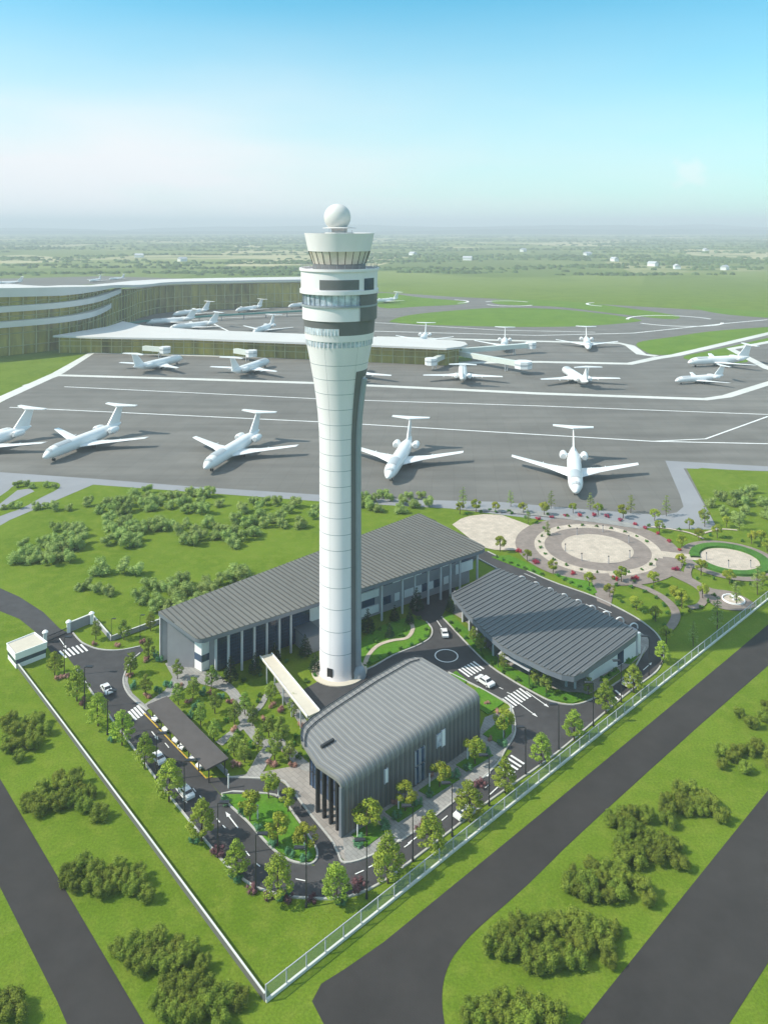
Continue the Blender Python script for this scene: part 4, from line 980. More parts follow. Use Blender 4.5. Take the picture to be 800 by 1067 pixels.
# ------------------------------------------------------------------ aircraft
def make_plane():
    o = empty('aircraft', (0, 0, 0)); n = 18; st = [(22.5, .06, 2.75), (22.2, .5, 2.8), (21.3, 1.05, 2.95), (19.8, 1.55, 3.15), (17.8, 1.95, 3.32), (15, 2.12, 3.4), (8, 2.15, 3.4), (-9, 2.15, 3.4), (-13, 1.95, 3.6), (-17, 1.45, 4.0), (-20.5, .85, 4.5), (-23, .3, 4.9), (-23.2, .05, 4.9)]
    vs = []; fs = []
    for x, r, z in st:
        for k in range(n): vs.append((x, 1.18*r*cos(2*pi*k/n), z+.25*(r > 1.5)+r*1.15*sin(2*pi*k/n)))
    for i in range(len(st)-1):
        for k in range(n): fs.append((i*n+k, (i+1)*n+k, (i+1)*n+(k+1) % n, i*n+(k+1) % n))
    MB().add(vs, fs).build('fuselage', M['plane'], o, True)
    def foil(r0, r1, mname, name, par=o):
        """r: (x_le, x_te, y, z, thickness)"""
        vs = []
        for (xl, xt, y, z, t) in (r0, r1):
            c = xl-xt
            for f, h in ((0, 0), (.12, .5), (.4, .55), (1, .05), (.6, -.3), (.12, -.4)): vs.append((xl-c*f, y, z+h*t))
        return vs
    for sg in (1, -1):
        vs = foil((6.5, -4.6, 1.2*sg, 2.3, 1.1), (-.6, -6, 9*sg, 2.75, .6), '', '')+foil((-.6, -6, 9*sg, 2.75, .6), (-8.6, -11.4, 22.6*sg, 3.8, .22), '', '')
        fs = []
        for b0 in (0, 12):
            for k in range(6): fs.append((b0+k, b0+(k+1) % 6, b0+6+(k+1) % 6, b0+6+k))
        fs += [tuple(range(18, 24))]
        w_ = MB().add(vs, fs).build('wing', M['plane'], o)
        e = MB(); 
        for k in range(2): e.tube((-3.5-1.9*k, (6+5*k)*sg, 2.2+.35*k), (-6.8-1.9*k, (6+5*k)*sg, 2.3+.35*k), .28, .1, n=6)
        e.build('flap_fairing', M['plane'], w_)
        en = MB(); prf = [(-.3, .95), (0, 1.25), (.8, 1.42), (3.2, 1.35), (4.8, .95), (5.2, .65)]; vs = []; fs = []; m_ = 14
        for x, r in prf:
            for k in range(m_): vs.append((-11.2-x, 3.8*sg+r*cos(2*pi*k/m_), 4.5+r*sin(2*pi*k/m_)))
        for i in range(len(prf)-1):
            for k in range(m_): fs.append((i*m_+k, i*m_+(k+1) % m_, (i+1)*m_+(k+1) % m_, (i+1)*m_+k))
        fs += [tuple(range(m_-1, -1, -1)), tuple(range((len(prf)-1)*m_, len(prf)*m_))]
        eo = en.add(vs, fs).build('engine', M['plane'], o, True)
        MB().box((-13.4, 2.4*sg, 4.5), (3, 1.4, .35)).build('pylon', M['plane'], eo)
        MB().tube((-10.8, 3.8*sg, 4.5), (-11.0, 3.8*sg, 4.5), .9, n=14).build('intake', M['plane_grey'], eo)
    fv = [(-13.5, 0, 5.0), (-21.8, 0, 4.9), (-24.6, 0, 12.6), (-20.6, 0, 12.6)]; vs = []
    for sg in (1, -1): vs += [(x, sg*(.32 if z < 6 else .16), z) for x, y, z in fv]
    MB().add(vs, [(0, 1, 2, 3), (7, 6, 5, 4), (0, 3, 7, 4), (1, 5, 6, 2), (2, 6, 7, 3), (0, 4, 5, 1)]).build('tail_fin', M['plane'], o)
    tp = [(-19.8, 0), (-22.6, 7.6), (-24.4, 7.6), (-24.0, 0), (-24.4, -7.6), (-22.6, -7.6)]
    MB().prism([(x, y) for x, y in tp], [12.55]*6, [12.85]*6).build('tailplane', M['plane'], o)
    # grey glazed panel on the upper front fuselage, cockpit glass
    gp = MB(); vs = []; fs = []; xs = [9, 11, 13, 15, 16.6]; ks = [k*pi/12 for k in range(3, 10)]
    for x in xs:
        r = 2.58 if x < 15.5 else 2.42
        for t in ks: vs.append((x, r*cos(t), 3.65+r*sin(t)))
    for i in range(len(xs)-1):
        for k in range(len(ks)-1): fs.append((i*7+k, (i+1)*7+k, (i+1)*7+k+1, i*7+k+1))
    gp.add(vs, fs).build('roof_panel', M['plane_grey'], o, True)
    cg = MB(); vs = []; fs = []; ks = [radians(a) for a in (35, 60, 90, 120, 145)]
    for x, r, z in ((20.4, 1.42, 3.1), (19.4, 1.72, 3.2)):
        for t in ks: vs.append((x, 1.2*r*cos(t), z+.25+1.19*r*sin(t)))
    cg.add(vs, [(k, 5+k, 6+k, 1+k) for k in range(4)]).build('cockpit_glass', M['plane_grey'], o)
    for x, y in ((17, 0), (-2, 3.2), (-2, -3.2)):
        lg = MB().tube((x, y, .5), (x, y, 2.0), .16).build('landing_gear', M['plane_grey'], o)
        wm = MB()
        for e in (-.38, .38): wm.tube((x, y+e-.14, .5), (x, y+e+.14, .5), .5, n=12)
        wm.build('wheel', M['tyre'], lg)
    return o
PL0 = make_plane()
def plane(nose, tail, label, group, sc=1.0, ztail=0):
    """nose, tail: ground pixels under nose and tail end"""
    a, b = G(*nose), G(*tail); v = unit(b, a); c = ((a[0]+b[0])/2, (a[1]+b[1])/2); inst(PL0, (c[0], c[1], .12), atan2(v[1], v[0]), sc, label=label, cat='aircraft', group=group)
def ptop(nose, tailtop, label, group, sc=1.0):
    """nose tip pixel (3 m up) and T-tail pixel (12.8 m up)"""
    a, b = P(nose[0], nose[1], 2.8*sc), P(tailtop[0], tailtop[1], 12.7*sc); v = unit(b, a); L = 22.5*sc
    inst(PL0, (a[0]-v[0]*L, a[1]-v[1]*L, .12), atan2(v[1], v[0]), sc, label=label, cat='aircraft', group=group)
g = 'aircraft parked in the near row on the apron'
ptop((-74, 480), (20, 428), 'white jet cut off by the left edge of the near row', g)
ptop((45, 477), (125, 422), 'white T-tail jet second from left in the near row', g)
ptop((213, 488), (271, 428), 'white T-tail jet just left of the tower in the near row', g)
ptop((404, 498), (427, 436), 'white T-tail jet just right of the tower in the near row', g)
ptop((600, 513), (597, 444), 'white T-tail jet facing the viewer, rightmost of the near row', g)
g = 'aircraft parked nose-in along the pier'
def away(cx, cy, label, dx=2.0):   # centre ground pixel, nose pointing away
    c_ = G(cx, cy); inst(PL0, (c_[0], c_[1], .12), radians(90)+dx, 1, label=label, cat='aircraft', group=g)
away(166, 384, 'white jet at the pier stand left of the tower, nearest the terminal', -.42)
away(262, 388, 'white jet at the pier stand second from the terminal', -.35)
away(372, 393, 'white jet at the pier with only its right wing showing beside the tower', -.2)
away(482, 395, 'white jet at the pier tip beside the boarding bridge cab', -.1)
away(599, 398, 'white jet with its tail to the viewer, alone right of the pier', .06)
g = 'aircraft parked beyond the pier facing the viewer'
for nx, tx, ty, ny, lb in ((438, 441, 340, 358, 'small white jet behind the pier roof just right of the tower'), (525, 526, 341, 364, 'white jet facing the viewer behind the pier tip'), (613, 611, 342, 363, 'white jet facing the viewer, rightmost beyond the pier')):
    ptop((nx, ny), (tx, ty), lb, g)
g = 'aircraft seen side-on'
plane((707, 383), (789, 379), 'larger white jet side-on near the right edge of the apron', 'side-on aircraft at the right edge', 1.0)
plane((699, 401), (757, 397), 'smaller white jet side-on in front of the larger one at right', 'side-on aircraft at the right edge', .72)
g = 'aircraft on the apron inside the terminal curve'
for nose, tail, sc, lb in (((173, 332), (224, 326), 1, 'white jet side-on, rearmost of the three clustered inside the terminal curve'), ((150, 340), (205, 336), 1, 'white jet side-on, leftmost of the three clustered inside the terminal curve'),
                           ((168, 347), (234, 340), 1.05, 'white jet side-on, nearest of the three clustered inside the terminal curve'), ((262, 351), (287, 342), 1, 'white jet with tall tail just above the pier roof'),
                           ((241, 327), (277, 322), .9, 'white jet side-on further back inside the terminal curve'), ((294, 323), (334, 318), .95, 'white jet partly hidden by the left of the tower head')):
    plane(nose, tail, lb, g, sc)
g = 'pale aircraft lined up by the far terminal wing'
for i, (x, y) in enumerate(((157, 323), (204, 320), (250, 317), (297, 315))):
    plane((x-8, y+2), (x+14, y-1), f'{nth(i)} small pale jet from the left by the far terminal wing', g, .75)
g = 'tiny aircraft on the distant runway'
for nose, tail, sc, lb in (((-6, 297), (22, 296), .9, 'tiny white jet on the distant runway at the left edge'), ((92, 294.5), (106, 292.5), .8, 'tiny white jet on the distant runway above the terminal'), ((115, 292), (128, 291), .7, 'tiny white jet on the distant runway, right of its neighbour'),
                           ((388, 317), (416, 314), .9, 'small white jet side-on right behind the tower head')):
    plane(nose, tail, lb, g, sc)

# ------------------------------------------------------------------ cars
def make_car():
    o = empty('car', (0, 0, 0)); W = .88
    side = [(-2.2, .35), (-2.2, .82), (-1.95, .95), (-1.3, 1.0), (-.85, 1.38), (.35, 1.42), (1.05, .98), (1.95, .85), (2.2, .65), (2.2, .35)]
    vs = []; n = len(side)
    for y in (-W, W):
        for x, z in side: vs.append((x, y*(.8 if z > 1.2 else 1), z))
    fs = [tuple(range(n)), tuple(range(2*n-1, n-1, -1))]+[(i, n+i, n+(i+1) % n, (i+1) % n) for i in range(n)]
    MB().add(vs, fs).build('body', M['car'], o)
    g = MB(); g.add([(.42, -.66, 1.39), (.42, .66, 1.39), (1.02, .78, 1.01), (1.02, -.78, 1.01)], [(0, 3, 2, 1)])
    for v_ in range(4): pass
    g.v = [(x+.03, y, z+.03) for x, y, z in g.v]; g.build('windscreen', M['car_glass'], o)
    g = MB(); g.add([(-.92, -.66, 1.38), (-.92, .66, 1.38), (-1.32, .78, 1.03), (-1.32, -.78, 1.03)], [(0, 1, 2, 3)]); g.v = [(x-.03, y, z+.02) for x, y, z in g.v]; g.build('rear_window', M['car_glass'], o)
    for sg in (1, -1):
        g = MB(); g.add([(-1.15, .885*sg, 1.02), (.9, .885*sg, 1.02), (.38, .74*sg, 1.36), (-.8, .74*sg, 1.34)], [(0, 1, 2, 3)]); g.build('side_window', M['car_glass'], o)
    for x in (-1.4, 1.4):
        for sg in (1, -1):
            w_ = MB().tube((x, sg*.72, .33), (x, sg*.92, .33), .33, n=14).build('wheel', M['tyre'], o); MB().tube((x, sg*.92, .33), (x, sg*.94, .33), .19, n=10).build('rim', M['plane_grey'], w_)
    for sg in (1, -1): MB().box((2.19, sg*.62, .68), (.08, .34, .14)).build('headlight', M['glass_sky'], o)
    return o
CAR = make_car()
def car(px, py, toward, label, group='white cars on the site roads', sc=.78, z=.12):
    p, q = G(px, py), G(*toward); inst(CAR, (p[0], p[1], z), atan2(q[1]-p[1], q[0]-p[0]), sc, label=label, cat='car', group=group)
car(111, 721, (118, 731), 'white car below the left gate crossing on the entrance road')
car(165, 793, (153, 778), 'white car on the left road half hidden by roadside trees')
car(194, 829, (184, 816), 'white car on the left road beyond the end of the carport')
car(483, 850, (504, 833), 'white car under a roadside tree on the front right road')
car(505, 713, (488, 702), 'white car between the two crossings by the roundabout', sc=.92)
car(463, 662, (460, 650), 'white car driving up to the long building by the round marking')
car(655, 713, (668, 702), 'white car behind a tree at the right end of the road')
for i, (px, py) in enumerate(((161, 752), (172, 763), (183, 774), (189, 781), (201, 793), (208, 801))):
    car(px+6, py-3.5, (px-3, py+2.5), f'{nth(i)} white car from the top parked under the dark carport', 'white cars parked under the carport', .72)

# ------------------------------------------------------------------ lamps and posts
def make_lamp():
    o = empty('street_lamp', (0, 0, 0)); MB().tube((0, 0, 0), (0, 0, 7.7), .11, .06, n=8).build('pole', M['dark'], o); MB().tube((0, 0, 0), (0, 0, .5), .2, .17, n=8).build('base', M['dark'], o)
    MB().tube((0, 0, 7.6), (.6, 0, 7.8), .05, n=6).build('arm', M['dark'], o)
    MB().prism([(.2, -.22), (1.6, -.3), (1.6, .3), (.2, .22)], 7.75, 7.9).build('lamp_head', M['dark'], o); return o
LAMP = make_lamp()
lamps = [(67, 705, 0), (88, 739, 0), (112, 766, 0), (163, 815, 0), (192, 846, 0), (227, 894, 0), (266.5, 930, 0), (319, 946, 1), (382, 937, 1), (430, 898, 1), (471, 872, 1), (509.5, 840, 1), (547.5, 808, 1), (582, 782, 1), (618, 757, 1), (647, 732, 1), (676, 704, 1)]
for i, (x, y, f) in enumerate(lamps):
    p = G(x, y); inst(LAMP, (p[0], p[1], .1), pi if f else 0, 1, label=f'{nth(i)} tall dark street lamp from the left along the outer road edge', cat='street lamp', group='dark street lamps along the outer road')
for i, (x, y) in enumerate(((116, 668), (146, 664))):
    p = G(x, y); inst(LAMP, (p[0], p[1], 0), 0, .62, label=('left' if i == 0 else 'right')+' of the two thin lamps by the angled garden wall', cat='street lamp', group='thin lamps behind the garden wall')
po = MB().tube((0, 0, 0), (0, 0, 2.1), .11, .11, n=10); bo = empty('light_post', (0, 0, 0)); po.build('post', M['white'], bo); MB().tube((0, 0, 2.1), (0, 0, 2.2), .15, .13, n=10).build('cap', M['mid_grey'], bo)
bl_px = [(238, 822), (290, 830), (268.5, 855), (317, 887), (372.5, 873), (415, 844), (447.5, 821), (487, 792), (524.5, 770), (532, 748)]
bl_px2 = sorted(bl_px)
for i, (x, y) in enumerate(bl_px2):
    p = G(x, y); inst(bo, (p[0], p[1], .1), 0, 1, label=f'{nth(i)} short white light post from the left near the front hall', cat='light post', group='short white light posts round the front hall')
pt = MB().tube((0, 0, 0), (0, 0, 1.9), .13, .1, n=8); pto = empty('plaza_bollard', (0, 0, 0)); pt.build('post', M['wall_grey'], pto); MB().lathe([(.16, 1.9), (.2, 2.0), (.12, 2.2), (.01, 2.25)], 8).build('cap', M['dark'], pto)
posts = [(601, 558), (628, 555), (655, 566), (589, 575), (606, 585), (634, 588), (656, 582)]
for i, (x, y) in enumerate(sorted(posts)):
    p = G(x, y); inst(pto, (p[0], p[1], .1), 0, 1, label=f'{nth(i)} thin grey post from the left around the large round plaza', cat='bollard', group='thin posts around the large round plaza')
for i, (x, y) in enumerate(((736, 584), (759, 592), (782, 592))):
    p = G(x, y); inst(pto, (p[0], p[1], .1), 0, .95, label=f'{nth(i)} thin grey post from the left on the small round plaza', cat='bollard', group='thin posts on the small round plaza')
fo = empty('fountain', (*fc, .1), label='small pale round fountain basin near the right garden fence', cat='fountain')
MB().lathe([(2.6, 0), (2.6, .4), (2.35, .4), (2.35, .15)], 28).build('basin', M['white'], fo); MB().lathe([(.35, 0), (.2, .8), (.5, 1.0), (.02, 1.05)], 12).build('spout', M['white'], fo)

# ------------------------------------------------------------------ foliage
def leaves(mb, rr, blobs, n, size, flat_=.35, shell=.55):
    tot = sum(b[1]*b[1] for b in blobs)
    for (c, r, sq) in blobs:
        for _ in range(max(6, int(n*r*r/tot))):
            a, z = rr.uniform(0, 2*pi), rr.uniform(-1, 1); q = sqrt(1-z*z); k = r*(shell+(1-shell)*rr.random()**.6)
            d = (q*cos(a), q*sin(a), z); p = (c[0]+d[0]*k*sq[0], c[1]+d[1]*k*sq[1], c[2]+d[2]*k*sq[2])
            nx, ny, nz_ = d[0]+rr.uniform(-.8, .8), d[1]+rr.uniform(-.8, .8), d[2]*(1-flat_)+flat_+rr.uniform(-.6, .6)
            l = sqrt(nx*nx+ny*ny+nz_*nz_) or 1; nx, ny, nz_ = nx/l, ny/l, nz_/l
            ux, uy, uz = (-ny, nx, 0) if abs(nz_) < .95 else (1, 0, 0); l = sqrt(ux*ux+uy*uy+uz*uz) or 1; ux, uy, uz = ux/l, uy/l, uz/l
            vx, vy, vz = ny*uz-nz_*uy, nz_*ux-nx*uz, nx*uy-ny*ux; s = size*rr.uniform(.6, 1.25); w_ = s*.62
            mb.add([(p[0]+ux*s, p[1]+uy*s, p[2]+uz*s), (p[0]+vx*w_, p[1]+vy*w_, p[2]+vz*w_), (p[0]-ux*s, p[1]-uy*s, p[2]-uz*s), (p[0]-vx*w_, p[1]-vy*w_, p[2]-vz*w_)], [(0, 1, 2, 3)])
def limbs(mb, rr, blobs, z0, r=.05):
    for (c, rad, sq) in blobs: mb.tube((0, 0, z0+rr.uniform(0, .5)*max(.1, c[2]-z0)), c, r, r*.4, n=4, caps=False)
def tree_proto(name, seed, kind):
    rr = random.Random(seed); o = empty(name, (0, 0, 0)); blobs = []
    if kind == 'street':      # 7 m, layered broad cone
        H_ = 7.0
        for lvl in range(7):
            z = 1.9+lvl*.72; R = (2.2, 2.35, 2.15, 1.8, 1.35, .9, .4)[lvl]; m = (6, 7, 6, 5, 4, 3, 1)[lvl]
            for k in range(m):
                t = 2*pi*(k+rr.random()*.5)/m+lvl; q = R*rr.uniform(.55, .85) if m > 1 else 0
                blobs.append(((q*cos(t), q*sin(t), z+rr.uniform(-.22, .22)), rr.uniform(.5, .78), (1, 1, .5)))
        lf, n, sz, mt, tr_ = 'leaf_street', 3300, .145, M['trunk'], (.16, .05, 6.2)
    elif kind == 'garden':    # 4.6 m, loose oval
        for lvl in range(5):
            z = 1.5+lvl*.62; R = (1.2, 1.45, 1.3, .95, .45)[lvl]; m = (5, 6, 5, 4, 2)[lvl]
            for k in range(m):
                t = 2*pi*(k+rr.random()*.6)/m+lvl*.7; q = R*rr.uniform(.5, .85); blobs.append(((q*cos(t), q*sin(t), z+rr.uniform(-.2, .2)), rr.uniform(.36, .58), (1, 1, .6)))
        lf, n, sz, mt, tr_ = 'leaf_garden', 1900, .115, M['trunk'], (.11, .04, 3.9)
    elif kind == 'orna':      # 3.6 m round head on a short stem
        for k in range(22):
            a, z = rr.uniform(0, 2*pi), rr.uniform(-.8, 1); q = sqrt(max(0, 1-z*z)); blobs.append(((1.15*q*cos(a), 1.15*q*sin(a), 2.35+z*.85), rr.uniform(.35, .55), (1, 1, .8)))
        lf, n, sz, mt, tr_ = 'leaf_orna', 2300, .115, M['trunk'], (.11, .05, 2.6)
    elif kind == 'conifer':   # 5 m dark cone
        for lvl in range(8):
            z = .8+lvl*.52; R = 1.5*(1-lvl/8.5); m = max(1, 7-lvl)
            for k in range(m):
                t = 2*pi*(k+rr.random()*.4)/m+lvl; q = R*.72 if m > 1 else 0; blobs.append(((q*cos(t), q*sin(t), z), .28+R*.2, (1, 1, .55)))
        lf, n, sz, mt, tr_ = 'leaf_dark', 1700, .11, M['trunk'], (.12, .04, 4.6)
    else:                     # 'pale' 6 m thin, airy
        for lvl in range(7):
            z = 1.6+lvl*.66; R = 1.35*(1-lvl/8.5); m = (4, 4, 4, 3, 3, 2, 1)[lvl]
            for k in range(m):
                t = 2*pi*(k+rr.random()*.6)/m+lvl; q = R*rr.uniform(.6, 1); blobs.append(((q*cos(t), q*sin(t), z+rr.uniform(-.15, .15)), rr.uniform(.32, .5), (1.2, 1.2, .35)))
        lf, n, sz, mt, tr_ = 'leaf_pale', 900, .12, M['trunk'], (.11, .03, 5.9)
    tm = MB(); k = 4
    for i in range(k):
        z0, z1 = tr_[2]*i/k, tr_[2]*(i+1)/k; r0, r1 = tr_[0]+(tr_[1]-tr_[0])*i/k, tr_[0]+(tr_[1]-tr_[0])*(i+1)/k
        tm.tube((.05*sin(i*2.1), .05*cos(i*1.7)-.05, z0), (.05*sin((i+1)*2.1), .05*cos((i+1)*1.7)-.05, z1), r0, r1, n=7, caps=False)
    limbs(tm, rr, blobs[::2], 1.0, .022); tm.build('trunk', mt, o)
    cm = MB(); leaves(cm, rr, blobs, n, sz); cm.build('crown', M[lf], o); return o
PROTO = {k: [tree_proto(nm, 10*i+j, k) for j in range(3)] for i, (k, nm) in enumerate((('street', 'street_tree'), ('garden', 'garden_tree'), ('orna', 'ornamental_tree'), ('conifer', 'conifer'), ('pale', 'slender_tree')))}
rt = random.Random(99); tcount = [0]
TS = {'street': .92, 'garden': .93, 'orna': 1.06}
def trees(kind, pts, base_h, label, group, cat='tree', sc=1.0, desc='from the left', key=None):
    pts = sorted(pts, key=key or (lambda p: p[0]))
    for i, q in enumerate(pts):
        p = G(q[0], q[1]); s = TS.get(kind, 1)*sc*rt.uniform(.86, 1.14)*(q[2] if len(q) > 2 else 1); tcount[0] += 1
        inst(PROTO[kind][tcount[0] % 3], (p[0], p[1], .1), rt.uniform(0, 6.28), (s*rt.uniform(.93, 1.07), s, s*rt.uniform(.93, 1.08)), label=label.format(n=nth(i)), cat=cat, group=group)
trees('street', [(57, 704, .85), (80, 731), (102, 757), (127, 777), (151, 802), (176, 836), (210, 877), (246, 915), (290, 939), (350, 943), (404, 921), (449, 891), (489, 857), (526, 827), (564, 797), (598, 772), (631, 744, .95), (660, 722, .9), (690, 691, .9)], 7,
      '{n} tall yellow-green roadside tree from the left along the outer kerb', 'yellow-green trees lining the outer road')
trees('orna', [(260, 857, 1.25), (289, 883, 1.3), (319, 891, 1.2), (300, 847, 1.0), (280, 833, .95)], 5, '{n} round-headed tree from the left on the triangular road island', 'trees on the triangular road island')
trees('orna', [(382, 872, 1.25), (422, 846, 1.15), (458, 821, 1.15), (495, 797, 1.15), (525, 770, 1.15)], 5, '{n} round-headed tree from the left in the hall-front planting beds', 'trees in front of the grey hall')
trees('garden', [(100, 667), (129, 667), (157, 658), (136, 704), (152, 726), (155, 688)], 5, '{n} small tree from the left around the left entrance road', 'small trees around the left entrance')
trees('garden', [(185, 708), (201, 729), (220, 718), (224, 744), (186, 735), (209, 757), (223, 773), (244, 755), (255, 745), (263, 757), (282, 732), (306, 747), (280, 769), (293, 773), (244, 789), (269, 783), (255, 795), (286, 793), (301, 795)], 5,
      '{n} small tree from the left in the garden between carport and walkway', 'small trees in the path garden')
trees('conifer', [(240, 711, 1.1), (266, 703, 1.1), (286, 691), (318, 685), (328, 701)], 5, '{n} dark conifer from the left below the long building facade', 'dark conifers by the glass facade')
trees('conifer', [(383, 660, 1.1), (434, 637, 1.1), (411, 648, .8), (406, 665, .7), (427, 651, .7), (469, 638, .9)], 5, '{n} dark conifer from the left in the garden right of the tower', 'dark conifers right of the tower')
trees('garden', [(493, 670), (501, 680), (525, 698), (558, 715), (569, 723), (613, 725)], 5, '{n} small tree from the left on the strip before the pointed-roof hall', 'small trees before the right hall', sc=.9)
gtr = [(479, 536), (496, 534), (516, 534), (545, 535), (567, 537), (597, 535), (623, 537), (649, 540), (682, 543), (718, 552), (734, 546), (757, 550)]
trees('orna', gtr, 4, '{n} round ornamental tree from the left in the back row beside the apron', 'ornamental trees along the apron edge')
trees('pale', [(482, 529), (532, 528), (574, 530), (615, 532), (657, 535), (694, 538), (734, 549), (770, 553)], 6, '{n} slender pale tree from the left along the apron edge', 'slender trees along the apron edge')
trees('orna', [(521, 575), (549, 585), (576, 598), (614, 612), (635, 623), (663, 636), (683, 648), (694, 671)], 4, '{n} ornamental tree from the left along the rear service road', 'ornamental trees along the rear service road')
trees('orna', [(647, 607), (681, 611), (704, 627), (710, 634), (732, 624), (730, 600), (760, 609), (710, 591), (710, 571), (687, 555), (728, 563), (747, 561), (783, 567), (793, 566), (799, 575), (795, 611)], 4, '{n} ornamental tree from the left among the curving garden paths', 'ornamental trees among the curving garden paths')
trees('pale', [(747, 656), (722, 674), (789, 620), (767, 631)], 6, '{n} slender pale tree from the left near the right garden fence', 'slender trees near the right garden fence')
trees('pale', [(550, 546, .7), (570, 558, .75)], 4, '{n} low pale tree from the left at the terrace edge', 'low pale trees at the terrace edge')

# bushes: round leafy mounds
def bush_proto(name, seed, m, hgt, wid, n, sz, lumps):
    rr = random.Random(seed); blobs = []
    for k in range(lumps):
        t = rr.uniform(0, 2*pi); q = wid*.34*sqrt(rr.random())*1.25; r = wid*rr.uniform(.19, .30); z = max(r*.7, hgt*rr.uniform(.25, .82)*(1-.35*q/wid)); blobs.append(((q*cos(t), q*sin(t), z), r, (1, 1, .9)))
    mb = MB(); leaves(mb, rr, blobs, n, sz, .3, .6)
    for c, r, sq in blobs: mb.sphere(c, r*.55, 4)
    mb.tube((0, 0, 0), (0, 0, hgt*.5), .09*wid/3, .05, n=5)
    return mb.build(name, m)
BUSH = {'field': [bush_proto('bush', 200+k, M['leaf_field'], 4.2, 4.4, 1500, .19, 14) for k in range(3)],
        'front': [bush_proto('bush', 300+k, M['leaf_front'], 3.0, 3.0, 2600, .12, 20) for k in range(4)],
        'shrub': [bush_proto('shrub', 400+k, M['leaf_shrub'], .85, 1.15, 260, .085, 6) for k in range(2)],
        'cyan': [bush_proto('shrub', 420+k, M['leaf_cyan'], 1.3, 1.7, 420, .10, 8) for k in range(2)],
        'pink': [bush_proto('flowering_shrub', 440+k, M['flower_pink'], .9, 1.7, 300, .09, 7) for k in range(2)],
        'red': [bush_proto('flowering_shrub', 460+k, M['flower_red'], .9, 1.6, 300, .09, 7) for k in range(2)],
        'plum': [bush_proto('flowering_shrub', 480+k, M['flower_plum'], .9, 2.0, 300, .09, 7) for k in range(2)]}
bc = [0]
def bushes(kind, pts, label, group, cat='bush', sc=1.0, world=False, z=.1):
    pts = sorted(pts, key=lambda p: (p[0]/p[1]) if world else p[0])
    for i, q in enumerate(pts):
        p = (q[0], q[1]) if world else G(q[0], q[1]); s = sc*rt.uniform(.82, 1.15)*(q[2] if len(q) > 2 and not world else 1); bc[0] += 1
        L_ = BUSH[kind]; inst(L_[bc[0] % len(L_)], (p[0], p[1], z-.1*s), rt.uniform(0, 6.28), (s, s*rt.uniform(.9, 1.1), s*rt.uniform(.9, 1.15)), label=label.format(n=nth(i)), cat=cat, group=group)
def clump(x0, x1, y0, y1, n, seed):
    rr = random.Random(seed); out = []; tries = 0; md = sqrt((x1-x0)*(y1-y0)/n)*.72
    while len(out) < n and tries < 4000:
        tries += 1; x, y = rr.uniform(x0, x1), rr.uniform(y0, y1)
        fx, fy = (x-(x0+x1)/2)/((x1-x0)/2), (y-(y0+y1)/2)/((y1-y0)/2)
        if fx*fx+fy*fy > 1.05: continue
        if all(((x-a)**2+((y-b)*1.7)**2) > md*md for a, b in [(q[0], q[1]) for q in out]): out.append((x, y))
        elif tries % 200 == 0: md *= .92
    return out
back = [((92, 136, 522, 538), 10, 'leftmost clump by the apron shoulder'), ((136, 182, 514, 533), 11, 'second clump along the apron shoulder'), ((185, 234, 514, 538), 11, 'third clump along the apron shoulder'),
        ((106, 152, 540, 574), 14, 'dense clump in the middle of the rear lawn'), ((50, 92, 550, 574), 9, 'clump left of the dense middle one'), ((5, 84, 566, 591), 15, 'broad clump at the left of the rear lawn'),
        ((150, 179, 544, 556), 5, 'small clump right of the dense middle one'), ((183, 270, 545, 572), 17, 'wide clump in the right part of the rear lawn'), ((244, 333, 524, 553), 17, 'wide clump left of the tower by the apron'),
        ((135, 226, 610, 640), 17, 'clump along the long building roof edge'), ((226, 262, 598, 614), 6, 'small clump behind the long roof'), ((376, 450, 517, 539), 13, 'clump right of the tower shaft'),
        ((738, 812, 514, 546), 15, 'clump on the grass at the far right')]
for i, (b_, n_, ds) in enumerate(back):
    bushes('field', clump(*b_, n_, 500+i), '{n} bush from left in the '+ds, 'bushes of the '+ds, sc=.84)
bushes('field', [(104, 599), (130, 597), (143, 600)], '{n} bush from the left of three below the dense rear clump', 'three bushes below the dense rear clump', sc=.95)
bushes('field', [(83, 615), (92, 613), (99, 618), (113, 620)], '{n} small bush from the left in the short row on the rear lawn', 'short row of small bushes on the rear lawn', sc=.65)
bushes('field', [(18, 508), (27, 507), (33, 509), (48, 508), (56, 509)], '{n} small bush from the left on the upper taxiway grass strip', 'small bushes on the upper grass strip', sc=.55)
bushes('field', [(4, 531), (12, 530), (20, 530)], '{n} small bush from the left on the lower taxiway grass strip', 'small bushes on the lower grass strip', sc=.5)
bushes('field', [(38, 531), (47, 530), (56, 532), (71, 532)], '{n} bush from the left in the row beside the curved taxiway', 'bushes beside the curved taxiway', sc=.65)
front = [((-4, 50, 750, 795), 13, 'upper left verge clump'), ((26, 98, 815, 852), 16, 'left verge clump beside the outer road'), ((70, 146, 905, 938), 13, 'left verge clump halfway down'), ((116, 208, 985, 1015), 15, 'left verge clump near the bottom'),
         ((157, 256, 1032, 1074), 16, 'bottom-left verge clump by the fence corner'), ((-5, 32, 1045, 1075), 4, 'bottom left corner clump'), ((763, 812, 738, 760), 6, 'topmost right verge clump'), ((743, 810, 780, 806), 9, 'second right verge clump from the top'),
         ((684, 745, 828, 854), 11, 'third right verge clump from the top'), ((632, 698, 850, 872), 10, 'right verge clump touching the outer road'), ((638, 705, 880, 903), 10, 'right verge clump just below the road one'),
         ((588, 672, 908, 942), 15, 'large right verge clump in the middle'), ((510, 638, 965, 1014), 26, 'widest right verge clump'), ((488, 588, 1048, 1078), 13, 'bottom right verge clump')]
for i, (b_, n_, ds) in enumerate(front):
    bushes('front', clump(*b_, n_, 600+i), '{n} bush from left in the '+ds, 'bushes of the '+ds, sc=.74)
